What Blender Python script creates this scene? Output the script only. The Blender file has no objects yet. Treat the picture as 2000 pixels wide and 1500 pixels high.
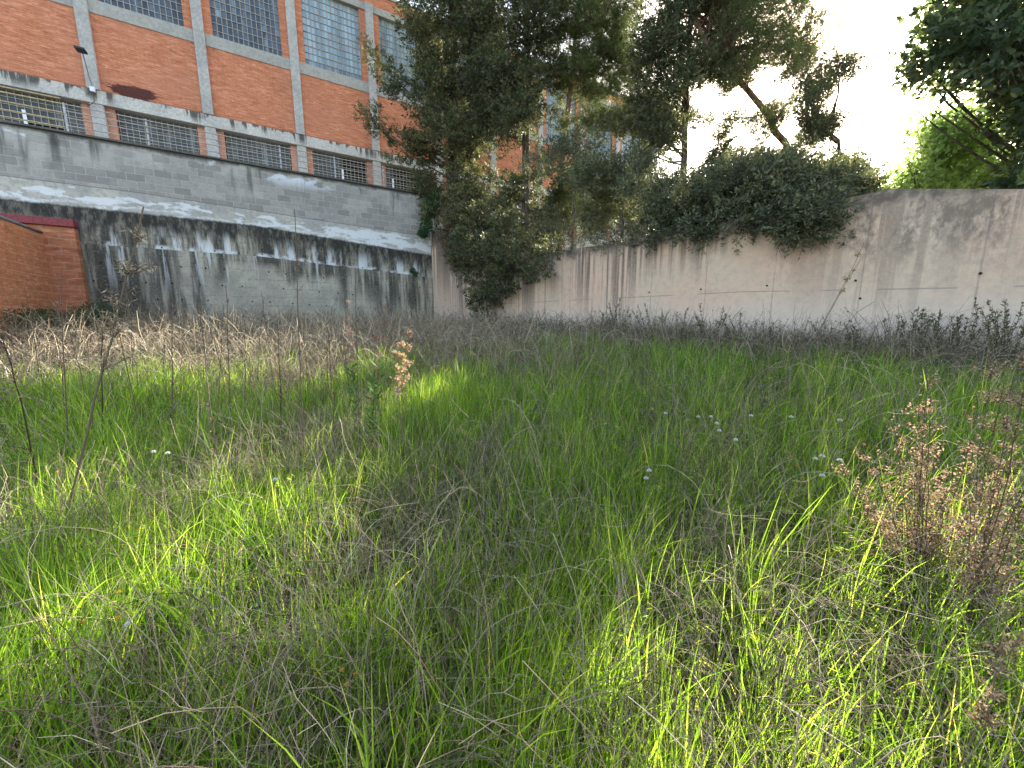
import bpy, math, random
import numpy as np
from mathutils import Matrix, Vector
random.seed(7); rng = np.random.default_rng(11)

# ------------------------------------------------------------ camera, sky, sun, exposure
EYE = 1.5
PITCH = math.atan(125/750.)
scn = bpy.context.scene
COL = scn.collection
cam_d = bpy.data.cameras.new("camera"); cam = bpy.data.objects.new("camera", cam_d); COL.objects.link(cam)
cam_d.sensor_width = 36; cam_d.lens = 36*750/2000.; cam_d.clip_start = 0.02; cam_d.clip_end = 3000
cam.location = (0, 0, EYE); cam.rotation_euler = (math.pi/2-PITCH, 0, 0)
scn.camera = cam
SUN_AZ, SUN_EL = math.radians(40.0), math.radians(29.5)
world = bpy.data.worlds.new("World"); scn.world = world; world.use_nodes = True
wn = world.node_tree.nodes; wn.clear()
sky = wn.new('ShaderNodeTexSky'); sky.sky_type = 'NISHITA'; sky.sun_disc = False
sky.sun_elevation = SUN_EL; sky.sun_rotation = SUN_AZ
sky.air_density = 1.0; sky.dust_density = 1.6; sky.ozone_density = .4
bg = wn.new('ShaderNodeBackground'); bg.inputs[1].default_value = 0.15
wo = wn.new('ShaderNodeOutputWorld')
wb = wn.new('ShaderNodeMix'); wb.data_type = 'RGBA'; wb.blend_type = 'MULTIPLY'; wb.inputs[0].default_value = 1; wb.inputs[7].default_value = (1.10, 1.0, .90, 1)
world.node_tree.links.new(sky.outputs[0], wb.inputs[6]); world.node_tree.links.new(wb.outputs[2], bg.inputs[0]); world.node_tree.links.new(bg.outputs[0], wo.inputs[0])
sd = bpy.data.lights.new("sun", 'SUN'); sd.energy = 5.0; sd.angle = math.radians(0.5); sd.color = (1, .93, .82)
sun = bpy.data.objects.new("sun", sd); COL.objects.link(sun)
SD = Vector((math.sin(SUN_AZ)*math.cos(SUN_EL), math.cos(SUN_AZ)*math.cos(SUN_EL), math.sin(SUN_EL)))
sun.rotation_euler = SD.to_track_quat('Z', 'Y').to_euler()
scn.view_settings.view_transform = 'Standard'; scn.view_settings.look = 'None'
scn.view_settings.gamma = 1; scn.view_settings.exposure = 2.42
scn.cycles.max_bounces = 8; scn.cycles.transparent_max_bounces = 8
scn.cycles.diffuse_bounces = 4; scn.cycles.transmission_bounces = 4

# ------------------------------------------------------------ measuring helpers (photo 2000x1500)
Fv = np.array([0, math.cos(PITCH), -math.sin(PITCH)]); Uv = np.array([0, math.sin(PITCH), math.cos(PITCH)]); Rv = np.array([1., 0, 0])
O = np.array([0, 0, EYE])
def ray(x, y): return Fv*750 + Rv*(x-1000) + Uv*(750-y)
def at(x, y, Y):
    d = ray(x, y); return O + d*(Y/d[1])
C = np.array([-3.2, 16., 0])
aL = math.radians(58.7); dL = np.array([-math.sin(aL), -math.cos(aL), 0]); nL = np.array([math.cos(aL), -math.sin(aL), 0])
aR = math.radians(41); dR = np.array([math.sin(aR), -math.cos(aR), 0]); nR = np.array([-math.cos(aR), -math.sin(aR), 0])
def hit(x, y, p0, n):
    d = ray(x, y); return O + d*(np.dot(p0-O, n)/np.dot(d, n))
def Lw(x, y, off=0):
    h = hit(x, y, C-nL*off, nL); return (h-C)@dL, h[2]
def Rw(x, y, off=0):
    h = hit(x, y, C-nR*off, nR); return (h-C)@dR, h[2]
def Rpt(x, y, off):
    return hit(x, y, C-nR*off, nR)
def sstep(a, b, x):
    t = np.clip((x-a)/(b-a), 0, 1); return t*t*(3-2*t)
def G(x, y):
    x = np.asarray(x, float); y = np.asarray(y, float)
    dr = (x-C[0])*nR[0]+(y-C[1])*nR[1]
    a = 1.05*sstep(1.5, 13, y+0.35*np.maximum(-x, 0)); b = .74*sstep(6.8, 1.2, dr)
    h = a+b-a*b/1.05
    h = h + 0.035*np.sin(x*1.3+1)*np.cos(y*1.1) + 0.02*np.sin(x*3.1+y*2.3)
    return h
def gp(x, y):
    """ground point seen at photo pixel x,y"""
    d = ray(x, y); lo = None
    for t in np.linspace(0.0005, 0.06, 4000):
        p = O + d*t
        if p[2] < G(p[0], p[1]): return p
    return O + d*0.02

# ------------------------------------------------------------ object helpers
def tag(o, label=None, cat=None, group=None, kind=None):
    if label: o['label'] = label
    if cat: o['category'] = cat
    if group: o['group'] = group
    if kind: o['kind'] = kind
    return o
def empty(name, loc=(0, 0, 0), mat=None):
    o = bpy.data.objects.new(name, None); COL.objects.link(o); o.empty_display_size = .2
    if mat is not None: o.matrix_world = mat
    else: o.location = loc
    return o
def npmesh(name, V, Fq, mat, parent=None, attrs=None, smooth=False):
    """V (n,3), Fq (m,k) all faces same size"""
    V = np.ascontiguousarray(V, dtype=np.float32); Fq = np.ascontiguousarray(Fq, dtype=np.int32)
    me = bpy.data.meshes.new(name); m, k = Fq.shape
    me.vertices.add(len(V)); me.vertices.foreach_set('co', V.ravel())
    me.loops.add(m*k); me.loops.foreach_set('vertex_index', Fq.ravel())
    me.polygons.add(m); me.polygons.foreach_set('loop_start', np.arange(0, m*k, k, dtype=np.int32))
    me.polygons.foreach_set('loop_total', np.full(m, k, dtype=np.int32))
    if smooth: me.polygons.foreach_set('use_smooth', np.ones(m, dtype=bool))
    if attrs is not None:
        for an, av in attrs.items():
            a = me.attributes.new(an, 'FLOAT', 'POINT'); a.data.foreach_set('value', np.ascontiguousarray(av, dtype=np.float32))
    me.update(calc_edges=True)
    if mat: me.materials.append(mat)
    o = bpy.data.objects.new(name, me); COL.objects.link(o)
    if parent: o.parent = parent
    return o
class MB:
    def __init__(s): s.v = []; s.f = []; s.a = []
    def box(s, x0, x1, y0, y1, z0, z1, a=0.5):
        b = len(s.v)
        s.v += [(x0,y0,z0),(x1,y0,z0),(x1,y1,z0),(x0,y1,z0),(x0,y0,z1),(x1,y0,z1),(x1,y1,z1),(x0,y1,z1)]; s.a += [a]*8
        s.f += [(b,b+3,b+2,b+1),(b+4,b+5,b+6,b+7),(b,b+1,b+5,b+4),(b+1,b+2,b+6,b+5),(b+2,b+3,b+7,b+6),(b+3,b,b+4,b+7)]
        return s
    def poly(s, pts, a=0.5):
        b = len(s.v); s.v += [tuple(p) for p in pts]; s.a += [a]*len(pts); s.f.append(tuple(range(b, b+len(pts)))); return s
    def tube(s, pts, rad, n=6, a=0.5):
        pts = [Vector(p) for p in pts]; b = len(s.v); m = len(pts)
        if not hasattr(rad, '__len__'): rad = [rad]*m
        for i, p in enumerate(pts):
            t = (pts[min(i+1, m-1)]-pts[max(i-1, 0)]); t.normalize()
            u = t.cross(Vector((0.13, .21, 1)) if abs(t.z) < .95 else Vector((1, 0.1, 0))); u.normalize(); w = t.cross(u)
            for k in range(n):
                c = 2*math.pi*k/n; q = p+(u*math.cos(c)+w*math.sin(c))*rad[i]; s.v.append(tuple(q)); s.a.append(a)
        for i in range(m-1):
            for k in range(n):
                k2 = (k+1) % n; s.f.append((b+i*n+k, b+i*n+k2, b+(i+1)*n+k2, b+(i+1)*n+k))
        s.f.append(tuple(b+k for k in range(n))[::-1]); s.f.append(tuple(b+(m-1)*n+k for k in range(n)))
        return s
    def build(s, name, mat, parent=None, bevel=0, smooth=False, attr=True):
        me = bpy.data.meshes.new(name); me.from_pydata(s.v, [], s.f)
        if attr:
            a = me.attributes.new('var', 'FLOAT', 'POINT'); a.data.foreach_set('value', np.array(s.a, dtype=np.float32))
        if smooth: me.polygons.foreach_set('use_smooth', np.ones(len(me.polygons), dtype=bool))
        me.update()
        if mat: me.materials.append(mat)
        o = bpy.data.objects.new(name, me); COL.objects.link(o)
        if parent: o.parent = parent
        if bevel:
            md = o.modifiers.new('bevel', 'BEVEL'); md.width = bevel; md.segments = 2; md.limit_method = 'ANGLE'
        return o

# ------------------------------------------------------------ material helpers
class NT:
    def __init__(s, name):
        s.m = bpy.data.materials.new(name); s.m.use_nodes = True; s.t = s.m.node_tree; s.t.nodes.clear()
        s.out = s.t.nodes.new('ShaderNodeOutputMaterial')
    def n(s, typ, **kw):
        nd = s.t.nodes.new(typ)
        for k, v in kw.items(): setattr(nd, k, v)
        return nd
    def put(s, sock, v):
        if isinstance(v, bpy.types.NodeSocket): s.t.links.new(v, sock)
        elif v is not None: sock.default_value = v
    def coord(s, sx=1, sy=1, sz=1, off=(0,0,0)):
        tc = s.n('ShaderNodeTexCoord'); mp = s.n('ShaderNodeMapping')
        s.t.links.new(tc.outputs['Object'], mp.inputs[0]); mp.inputs['Scale'].default_value = (sx, sy, sz); mp.inputs['Location'].default_value = off
        return mp.outputs[0]
    def sep(s, v):
        x = s.n('ShaderNodeSeparateXYZ'); s.put(x.inputs[0], v); return x.outputs
    def comb(s, x, y, z):
        c = s.n('ShaderNodeCombineXYZ'); s.put(c.inputs[0], x); s.put(c.inputs[1], y); s.put(c.inputs[2], z); return c.outputs[0]
    def noise(s, v, scale=1, detail=6, rough=.6, dist=0):
        x = s.n('ShaderNodeTexNoise'); s.put(x.inputs['Vector'], v); x.inputs['Scale'].default_value = scale
        x.inputs['Detail'].default_value = detail; x.inputs['Roughness'].default_value = rough; x.inputs['Distortion'].default_value = dist
        return x.outputs[0]
    def mr(s, v, a, b, c=0, d=1, smooth=True):
        x = s.n('ShaderNodeMapRange'); x.interpolation_type = 'SMOOTHSTEP' if smooth else 'LINEAR'
        s.put(x.inputs[0], v)
        for i, q in enumerate((a, b, c, d)): s.put(x.inputs[1+i], q)
        return x.outputs[0]
    def ma(s, op, a, b=0, c=None):
        x = s.n('ShaderNodeMath', operation=op); s.put(x.inputs[0], a); s.put(x.inputs[1], b)
        if c is not None: s.put(x.inputs[2], c)
        return x.outputs[0]
    def mix(s, f, a, b, mode='MIX'):
        x = s.n('ShaderNodeMix', data_type='RGBA', blend_type=mode); s.put(x.inputs[0], f)
        for k, v in ((6, a), (7, b)):
            s.put(x.inputs[k], v if isinstance(v, bpy.types.NodeSocket) else (*v, 1))
        return x.outputs[2]
    def ramp(s, f, pts):
        x = s.n('ShaderNodeValToRGB'); s.put(x.inputs[0], f); e = x.color_ramp.elements
        while len(e) < len(pts): e.new(.5)
        for q, (p, c) in zip(e, pts): q.position = p; q.color = (*c, 1)
        return x.outputs[0]
    def attr(s, name='var'):
        x = s.n('ShaderNodeAttribute', attribute_name=name); return x.outputs['Fac']
    def bump(s, h, strength=.5, dist=.01):
        x = s.n('ShaderNodeBump'); x.inputs['Strength'].default_value = strength; x.inputs['Distance'].default_value = dist
        s.put(x.inputs['Height'], h); return x.outputs[0]
    def pbr(s, col, rough=.85, bump=None, spec=.3, metal=0):
        p = s.n('ShaderNodeBsdfPrincipled'); s.put(p.inputs['Base Color'], col if isinstance(col, bpy.types.NodeSocket) else (*col, 1))
        s.put(p.inputs['Roughness'], rough); p.inputs['Specular IOR Level'].default_value = spec; s.put(p.inputs['Metallic'], metal)
        if bump is not None: s.put(p.inputs['Normal'], bump)
        s.t.links.new(p.outputs[0], s.out.inputs[0]); return s.m

def mat_simple(name, col, rough=.7, var=.25, sc=20, spec=.3, metal=0):
    t = NT(name); v = t.coord(); n = t.noise(v, sc, 5)
    c = t.mix(t.mr(n, .3, .7), tuple(q*(1-var) for q in col), tuple(min(1, q*(1+var)) for q in col))
    return t.pbr(c, rough, t.bump(n, .2, .005), spec, metal)

def mat_leaf(name, ramp, trans=.35, tcol=None, rough=.5, tboost=1.5, spec=.3):
    t = NT(name); a = t.attr(); c = t.ramp(a, ramp)
    p = t.n('ShaderNodeBsdfPrincipled'); t.put(p.inputs['Base Color'], c); p.inputs['Roughness'].default_value = rough; p.inputs['Specular IOR Level'].default_value = spec
    tr = t.n('ShaderNodeBsdfTranslucent'); tc = t.mix(1.0, c, tcol or (1, 1, 1), 'MULTIPLY')
    g = t.n('ShaderNodeVectorMath', operation='SCALE'); t.put(g.inputs[0], tc); g.inputs['Scale'].default_value = tboost; t.put(tr.inputs[0], g.outputs[0])
    mx = t.n('ShaderNodeMixShader'); mx.inputs[0].default_value = trans
    t.t.links.new(p.outputs[0], mx.inputs[1]); t.t.links.new(tr.outputs[0], mx.inputs[2]); t.t.links.new(mx.outputs[0], t.out.inputs[0])
    return t.m

# foliage
M_grass = mat_leaf('grass_green', [(0, (.045,.09,.015)), (.45, (.12,.215,.03)), (.8, (.23,.37,.05)), (1, (.42,.42,.14))], .58, (1, .93, .4), .4, 2.4)
M_dry = mat_leaf('dry_stem', [(0, (.045,.033,.022)), (.4, (.18,.14,.095)), (.75, (.38,.31,.21)), (1, (.62,.54,.39))], .15, None, .7, 1.2, .15)
M_broad = mat_leaf('broad_weed_leaf', [(0, (.02,.06,.015)), (.5, (.05,.13,.03)), (1, (.12,.25,.05))], .35, (1, 1, .5))
M_cyp = mat_leaf('cypress_leaf', [(0, (.04,.045,.028)), (.5, (.085,.10,.05)), (.85, (.15,.165,.075)), (1, (.20,.17,.10))], .3, (1, 1, .6), .6)
M_ced = mat_leaf('cedar_leaf', [(0, (.045,.055,.03)), (.5, (.095,.11,.05)), (.85, (.17,.175,.08)), (1, (.22,.19,.11))], .3, (1, 1, .6), .6)
M_pine = mat_leaf('pine_needle', [(0, (.05,.07,.03)), (.5, (.10,.13,.05)), (1, (.20,.22,.09))], .4, (1, 1, .6), .6)
M_hed = mat_leaf('hedge_leaf', [(0, (.045,.055,.035)), (.5, (.10,.115,.065)), (1, (.22,.22,.12))], .3, (1, 1, .6), .6)
M_lime = mat_leaf('lime_leaf', [(0, (.16,.23,.08)), (.6, (.25,.35,.12)), (1, (.36,.44,.17))], .5, (1, 1, .8), .45, 1.9)
M_darkbroad = mat_leaf('dark_broad_leaf', [(0, (.035,.055,.03)), (.6, (.075,.105,.055)), (1, (.20,.25,.10))], .45, (1, 1, .6), .4, 2.0)
M_ivy = mat_leaf('ivy_leaf', [(0, (.015,.045,.015)), (.6, (.03,.08,.025)), (1, (.06,.13,.04))], .25, (1, 1, .5), .4)
M_seed = mat_leaf('dry_seedhead', [(0, (.09,.065,.04)), (.5, (.21,.155,.10)), (1, (.44,.36,.26))], .35, (1, .8, .6), .8)
M_tan = mat_leaf('tan_seedhead', [(0, (.22,.15,.09)), (.5, (.44,.33,.20)), (1, (.66,.52,.35))], .3, (1, .85, .65), .8)
M_red = mat_leaf('reddish_seedhead', [(0, (.12,.06,.05)), (.5, (.22,.12,.09)), (1, (.36,.22,.16))], .3, None, .8)
M_puff = mat_leaf('white_puff', [(0, (.6,.6,.55)), (1, (.85,.84,.8))], .4, None, .9, 1.0)
M_orange = mat_leaf('orange_petal', [(0, (.62,.26,.02)), (1, (.75,.42,.05))], .35, None, .6, 1.0)
def mat_bark(name, a, b):
    t = NT(name); v = t.coord(1, 1, .25); n = t.noise(v, 14, 6); n2 = t.noise(t.coord(), 1.5, 3)
    c = t.mix(t.mr(n, .35, .65), a, b); c = t.mix(t.mr(n2, .4, .7, 0, .4), c, tuple(q*1.3 for q in b))
    return t.pbr(c, .95, t.bump(n, .8, .02), .1)
M_bark = mat_bark('grey_bark', (.06,.05,.045), (.17,.14,.12))
M_pbark = mat_bark('pine_bark', (.10,.06,.045), (.26,.17,.13))
# soil
t = NT('soil'); v = t.coord(); n = t.noise(v, 1.2, 8); n2 = t.noise(v, 30, 6)
c = t.mix(t.mr(n, .35, .65), (.04,.032,.022), (.07,.06,.035)); c = t.mix(t.mr(n2, .4, .7, 0, .5), c, (.11,.09,.065))
M_soil = t.pbr(c, 1, t.bump(n2, .8, .03), .1)
t = NT('bank_soil'); v = t.coord(); n = t.noise(v, .8, 8)
M_bank = t.pbr(t.mix(t.mr(n, .35, .65), (.09,.075,.05), (.10,.12,.05)), 1, t.bump(n, .8, .1), .1)
# concrete family
def streak(t, fx, fz, sc=1, a=.45, b=.6, det=6, seed=0):
    v = t.coord(fx, fx, fz, (seed, seed*1.7, seed*.3)); return t.mr(t.noise(v, sc, det, .62), a, b)
def mat_retaining():
    t = NT('stained_concrete'); co = t.coord(); x, y, z = t.sep(co)
    n1 = t.noise(co, 1.3, 8, .6); n2 = t.noise(co, 12, 8, .65); fine = t.noise(co, 70, 4, .6)
    c = t.mix(t.mr(n1, .3, .7), (.30,.275,.22), (.45,.415,.33)); c = t.mix(t.mr(n2, .42, .68, 0, .5), c, (.20,.185,.155)); c = t.mix(t.mr(fine, .5, .75, 0, .35), c, (.12,.11,.10))
    # board lines
    zz = t.ma('FRACT', t.ma('MULTIPLY', z, 1/.28)); ln = t.ma('LESS_THAN', zz, .05)
    c = t.mix(t.ma('MULTIPLY', ln, t.mr(n2, .4, .6, .1, .7)), c, (.13,.125,.11))
    # ledge height as function of x (s): 3.19 at 0 -> 3.54 at 5.9+
    led = t.mr(x, 0, 5.9, 3.19, 3.54, False); dz = t.ma('SUBTRACT', led, z)      # depth below the ledge
    top = t.mr(x, 0, 5.9, 4.02, 4.46, False); dt = t.ma('SUBTRACT', top, z)
    wob = t.noise(t.coord(.55, .55, .2, (4, 0, 0)), 1, 3); near = t.mr(wob, .38, .62)
    lim = t.ma('ADD', t.ma('MULTIPLY', near, 2.6), .35)
    lim = t.ma('ADD', lim, t.mr(x, 0, 4.2, 2.6, 0)); lim = t.ma('ADD', lim, t.mr(x, 6.5, 9.0, 0, 2.2))
    s1 = streak(t, 3.2, .25, 1, .41, .56, 8, 1); s2 = streak(t, 6.5, .35, 1, .44, .56, 8, 5)
    f = t.mr(t.ma('DIVIDE', dz, lim), .2, 1.3, 1, 0); f = t.ma('MULTIPLY', f, t.ma('MAXIMUM', t.ma('MULTIPLY', s1, .95), t.ma('MULTIPLY', s2, .75)))
    low = t.ma('GREATER_THAN', dz, -.02)
    f = t.ma('MULTIPLY', f, low); f = t.ma('MULTIPLY', f, t.mr(t.noise(co, 18, 6, .7), .32, .52, .6, 1))
    c = t.mix(t.ma('MULTIPLY', f, .93), c, (.03,.028,.025))
    # white drips under the ledge
    w = t.ma('MULTIPLY', streak(t, 5, .35, 1, .58, .66, 5, 9), t.mr(dz, .1, 1.6, .8, 0)); w = t.ma('MULTIPLY', w, low)
    c = t.mix(t.ma('MULTIPLY', w, .75), c, (.6,.61,.6))
    # upper tier: black at the top, white lime near the ledge
    up = t.ma('LESS_THAN', dz, .0)
    rag = t.ma('ADD', t.ma('MULTIPLY', t.noise(t.coord(5, 5, .8), 1, 6), .75), t.ma('MULTIPLY', t.noise(t.coord(14, 14, 1.2), 1, 5), .35))
    bl = t.mr(t.ma('SUBTRACT', dt, rag), -.3, .22, 1, 0); bl = t.ma('MAXIMUM', bl, t.ma('MAXIMUM', t.ma('MULTIPLY', s1, .95), t.ma('MULTIPLY', s2, .85))); bl = t.ma('MULTIPLY', t.ma('MULTIPLY', bl, up), t.mr(t.noise(t.coord(9, 9, 3), 1, 8, .7), .34, .56, .62, .98))
    c = t.mix(bl, c, (.028,.027,.024))
    w2 = t.ma('MULTIPLY', streak(t, 3.4, .5, 1, .52, .62, 6, 14), t.mr(dz, -.75, -.1, 0, 1)); w2 = t.ma('MULTIPLY', w2, up)
    w3 = t.ma('MULTIPLY', t.mr(dz, -.16, -.05, 0, 1), t.mr(t.noise(t.coord(2, 2, 2), 1, 8, .65), .44, .58)); w3 = t.ma('MULTIPLY', w3, up)
    c = t.mix(t.ma('MULTIPLY', t.ma('MAXIMUM', w2, w3), .8), c, (.62,.64,.66))
    h = t.ma('ADD', t.ma('MULTIPLY', n2, .6), t.ma('ADD', t.ma('MULTIPLY', ln, -.3), t.ma('MULTIPLY', fine, .4)))
    return t.pbr(c, .92, t.bump(h, .5, .02), .2)
M_ret = mat_retaining()
def mat_block():
    t = NT('block_masonry'); co = t.coord(); x, y, z = t.sep(co); bv = t.comb(x, z, 0)
    wob = t.noise(co, 3, 3); bv2 = t.comb(t.ma('ADD', x, t.ma('MULTIPLY', wob, .02)), t.ma('ADD', t.ma('SUBTRACT', z, 4.76), t.ma('MULTIPLY', wob, .015)), 0)
    b = t.n('ShaderNodeTexBrick'); t.put(b.inputs['Vector'], bv2); b.inputs['Scale'].default_value = 1
    b.inputs['Brick Width'].default_value = .40; b.inputs['Row Height'].default_value = .20; b.inputs['Mortar Size'].default_value = .010; b.inputs['Mortar Smooth'].default_value = .3; b.inputs['Bias'].default_value = -.1
    b.inputs['Color1'].default_value = (.235,.22,.20,1); b.inputs['Color2'].default_value = (.37,.35,.32,1); b.inputs['Mortar'].default_value = (.40,.38,.35,1)
    n1 = t.noise(co, .9, 7); n2 = t.noise(co, 9, 7, .65)
    c = b.outputs[0]; c = t.mix(t.mr(n2, .45, .7, 0, .45), c, (.17,.16,.145)); c = t.mix(t.mr(n1, .48, .68, 0, .45), c, (.46,.44,.40)); c = t.mix(t.mr(t.noise(co, 30, 4, .7), .5, .75, 0, .4), c, (.12,.115,.105))
    rl = t.mr(x, 0, 8.5, 4.76, 5.06, False)  # bottom of the blocks: render below
    below = t.mr(t.ma('SUBTRACT', rl, z), -.005, .01)
    ren = t.mix(t.mr(n1, .35, .65), (.33,.32,.30), (.48,.45,.38)); ren = t.mix(t.mr(n2, .45, .65, 0, .6), ren, (.24,.225,.20))
    c = t.mix(below, c, ren)
    joint = t.ma('MULTIPLY', t.mr(t.ma('ABSOLUTE', t.ma('SUBTRACT', rl, z)), .006, .018, 1, 0), .7)
    c = t.mix(joint, c, (.12,.12,.11))
    # lime efflorescence, a ragged band below the blocks
    k = t.noise(t.coord(.9, .9, 2.6, (3, 3, 3)), 1.7, 9, .62, .4)
    dz = t.ma('SUBTRACT', rl, z)
    band = t.ma('MULTIPLY', t.mr(dz, .05, .22), t.mr(dz, .42, .72, 1, .15))
    xg = t.ma('ADD', t.mr(x, 5.5, 2.5, 0, .07), t.mr(x, 9, 10.5, 0, .03))
    e = t.ma('MULTIPLY', t.mr(t.ma('ADD', t.ma('ADD', k, xg), t.ma('MULTIPLY', band, .10)), .60, .66), t.mr(dz, -.03, .12))
    thin = t.mr(t.ma('ABSOLUTE', t.ma('SUBTRACT', dz, t.ma('ADD', .18, t.ma('MULTIPLY', t.noise(t.coord(.7,.7,.7,(1,5,2)), 1.2, 6, .6), .5)))), .012, .05, .8, 0)
    e = t.ma('MAXIMUM', e, t.ma('MULTIPLY', thin, t.mr(n2, .38, .55)))
    e = t.ma('MULTIPLY', e, t.mr(t.noise(co, 24, 5, .7), .3, .5, .55, 1))
    c = t.mix(t.ma('MULTIPLY', e, .8), c, (.66,.68,.70))
    # lime high on the blocks
    e2 = t.ma('MULTIPLY', t.mr(t.noise(t.coord(.6, .6, 1.8, (9, 1, 2)), 1.5, 9, .6, .3), .54, .60), t.mr(z, 5.75, 6.15))
    c = t.mix(t.ma('MULTIPLY', t.ma('MULTIPLY', e2, t.mr(x, 2, 4)), .75), c, (.66,.70,.76))
    # black run-off from the coping
    st = streak(t, 2.6, .22, 1, .50, .64, 7, 3); dd = t.ma('SUBTRACT', 6.33, z)
    lim = t.ma('ADD', .12, t.ma('MULTIPLY', t.mr(t.noise(t.coord(.8,.8,.1,(2,2,2)), 1, 4), .42, .66), 1.5))
    f = t.ma('MULTIPLY', t.mr(t.ma('DIVIDE', dd, lim), .15, 1.1, 1, 0), st)
    f = t.ma('MAXIMUM', f, t.mr(t.ma('SUBTRACT', dd, t.ma('MULTIPLY', t.noise(t.coord(4,4,2), 1, 6), .22)), -.06, .04, 1, 0))
    c = t.mix(t.ma('MULTIPLY', f, .85), c, (.045,.045,.04))
    # black growth at the foot
    ft = t.mr(x, 0, 5.9, 4.02, 4.46, False); df = t.ma('SUBTRACT', t.ma('SUBTRACT', z, ft), t.ma('MULTIPLY', t.noise(t.coord(10,10,3), 1, 6), .12))
    c = t.mix(t.mr(df, -.05, .03, .95, 0), c, (.03,.03,.027))
    h = t.ma('ADD', t.ma('MULTIPLY', t.ma('MULTIPLY', b.outputs[1], t.ma('SUBTRACT', 1, below)), -1), t.ma('MULTIPLY', n2, .7))
    return t.pbr(c, .92, t.bump(h, .6, .015), .2)
M_block = mat_block()
def mat_rwall():
    t = NT('pink_concrete'); co = t.coord(); x0, y, z = t.sep(co); x = t.ma('MULTIPLY', x0, -1)   # x = metres from the corner
    n1 = t.noise(co, .7, 7, .6); n2 = t.noise(co, 9, 8, .65); fine = t.noise(co, 90, 4)
    c = t.mix(t.mr(n1, .35, .68), (.57,.43,.32), (.61,.41,.30)); c = t.mix(t.mr(n2, .40, .70, 0, .5), c, (.36,.30,.25)); c = t.mix(t.mr(fine, .55, .75, 0, .3), c, (.2,.16,.13))
    c = t.mix(t.mr(z, 1.3, 2.1, .6, 0), c, (.58,.51,.45))     # chalky foot
    pat = t.ma('MULTIPLY', t.mr(t.noise(co, 1.1, 6, .55), .52, .62), t.mr(z, 1.9, 2.6)); c = t.mix(t.ma('MULTIPLY', pat, .5), c, (.55,.38,.27))
    top = 3.36; dz = t.ma('SUBTRACT', top, z)
    dz = t.ma('ADD', dz, t.ma('MULTIPLY', t.mr(x, 1.6, .2), 1.2))
    lim = t.ma('ADD', .25, t.ma('MULTIPLY', t.mr(t.noise(t.coord(.5,.5,.05,(5,2,2)), 1, 4), .36, .64), 1.5))
    lim = t.ma('ADD', lim, t.mr(x, 12.0, 13.2, 0, .5)); lim = t.ma('ADD', lim, t.mr(x, 9.8, 8.6, 0, 1.1))
    s1 = streak(t, 2.6, .10, 1, .46, .60, 7, 21); s2 = streak(t, 8, .16, 1, .47, .60, 7, 33); gr = t.mr(t.noise(co, 26, 6, .75), .30, .55, .45, 1)
    f = t.ma('MULTIPLY', t.mr(t.ma('DIVIDE', dz, lim), .1, 1.25, 1, 0), t.ma('MAXIMUM', t.ma('MULTIPLY', s1, t.mr(x, 11.2, 12.4, .9, .5)), t.ma('MULTIPLY', s2, t.mr(x, 11.2, 12.4, 1, .6)))); f = t.ma('MULTIPLY', f, gr)
    f = t.ma('MAXIMUM', f, t.ma('MULTIPLY', t.mr(t.ma('SUBTRACT', dz, t.ma('MULTIPLY', t.noise(t.coord(5,5,.8), 1, 7), .5)), -.15, .12, 1, 0), t.mr(n2, .3, .55, .6, .95)))
    blot = t.ma('MULTIPLY', t.mr(t.ma('ADD', t.ma('MULTIPLY', t.noise(t.coord(1.6, 1.6, .8), 1.4, 8, .7), .55), t.ma('MULTIPLY', t.noise(t.coord(12, 12, 7), 1, 8, .75), .45)), .42, .58), t.ma('MULTIPLY', t.mr(x, 11.2, 12.8), t.mr(z, 1.9, 2.8, 0, .8)))
    f = t.ma('MAXIMUM', f, blot)
    c = t.mix(t.ma('MULTIPLY', f, .88), c, (.06,.05,.045))
    # light drip lines
    w = t.ma('MULTIPLY', streak(t, 16, .2, 1, .60, .68, 4, 40), t.mr(dz, .1, 1.4, .5, 0)); w = t.ma('MULTIPLY', w, t.mr(x, 10, 12, 1, 0)); c = t.mix(w, c, (.62,.55,.47))
    # formwork joints every 1.17 m, faint
    fx = t.ma('ABSOLUTE', t.ma('SUBTRACT', t.ma('FRACT', t.ma('DIVIDE', t.ma('SUBTRACT', x, 9.59-.585), 1.17)), .5)); jx = t.mr(fx, .003, .014, 1, 0)
    gate = t.mr(n2, .3, .6, .1, .8); c = t.mix(t.ma('MULTIPLY', jx, t.ma('MULTIPLY', gate, .55)), c, (.20,.17,.15))
    zl = t.mr(x, 11.4, 14.4, 2.02, 1.92, False); jz = t.ma('MULTIPLY', t.mr(t.ma('ABSOLUTE', t.ma('SUBTRACT', z, zl)), .004, .014, 1, 0), t.mr(t.noise(t.coord(1.5,0,0), 1, 2), .45, .5))
    c = t.mix(t.ma('MULTIPLY', jz, .7), c, (.24,.2,.17))
    h = t.ma('ADD', t.ma('MULTIPLY', n2, .6), t.ma('ADD', t.ma('MULTIPLY', jx, -.4), t.ma('MULTIPLY', t.noise(co, 40, 6, .7), .5)))
    return t.pbr(c, .92, t.bump(h, .7, .02), .2)
M_rw = mat_rwall()
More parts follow.
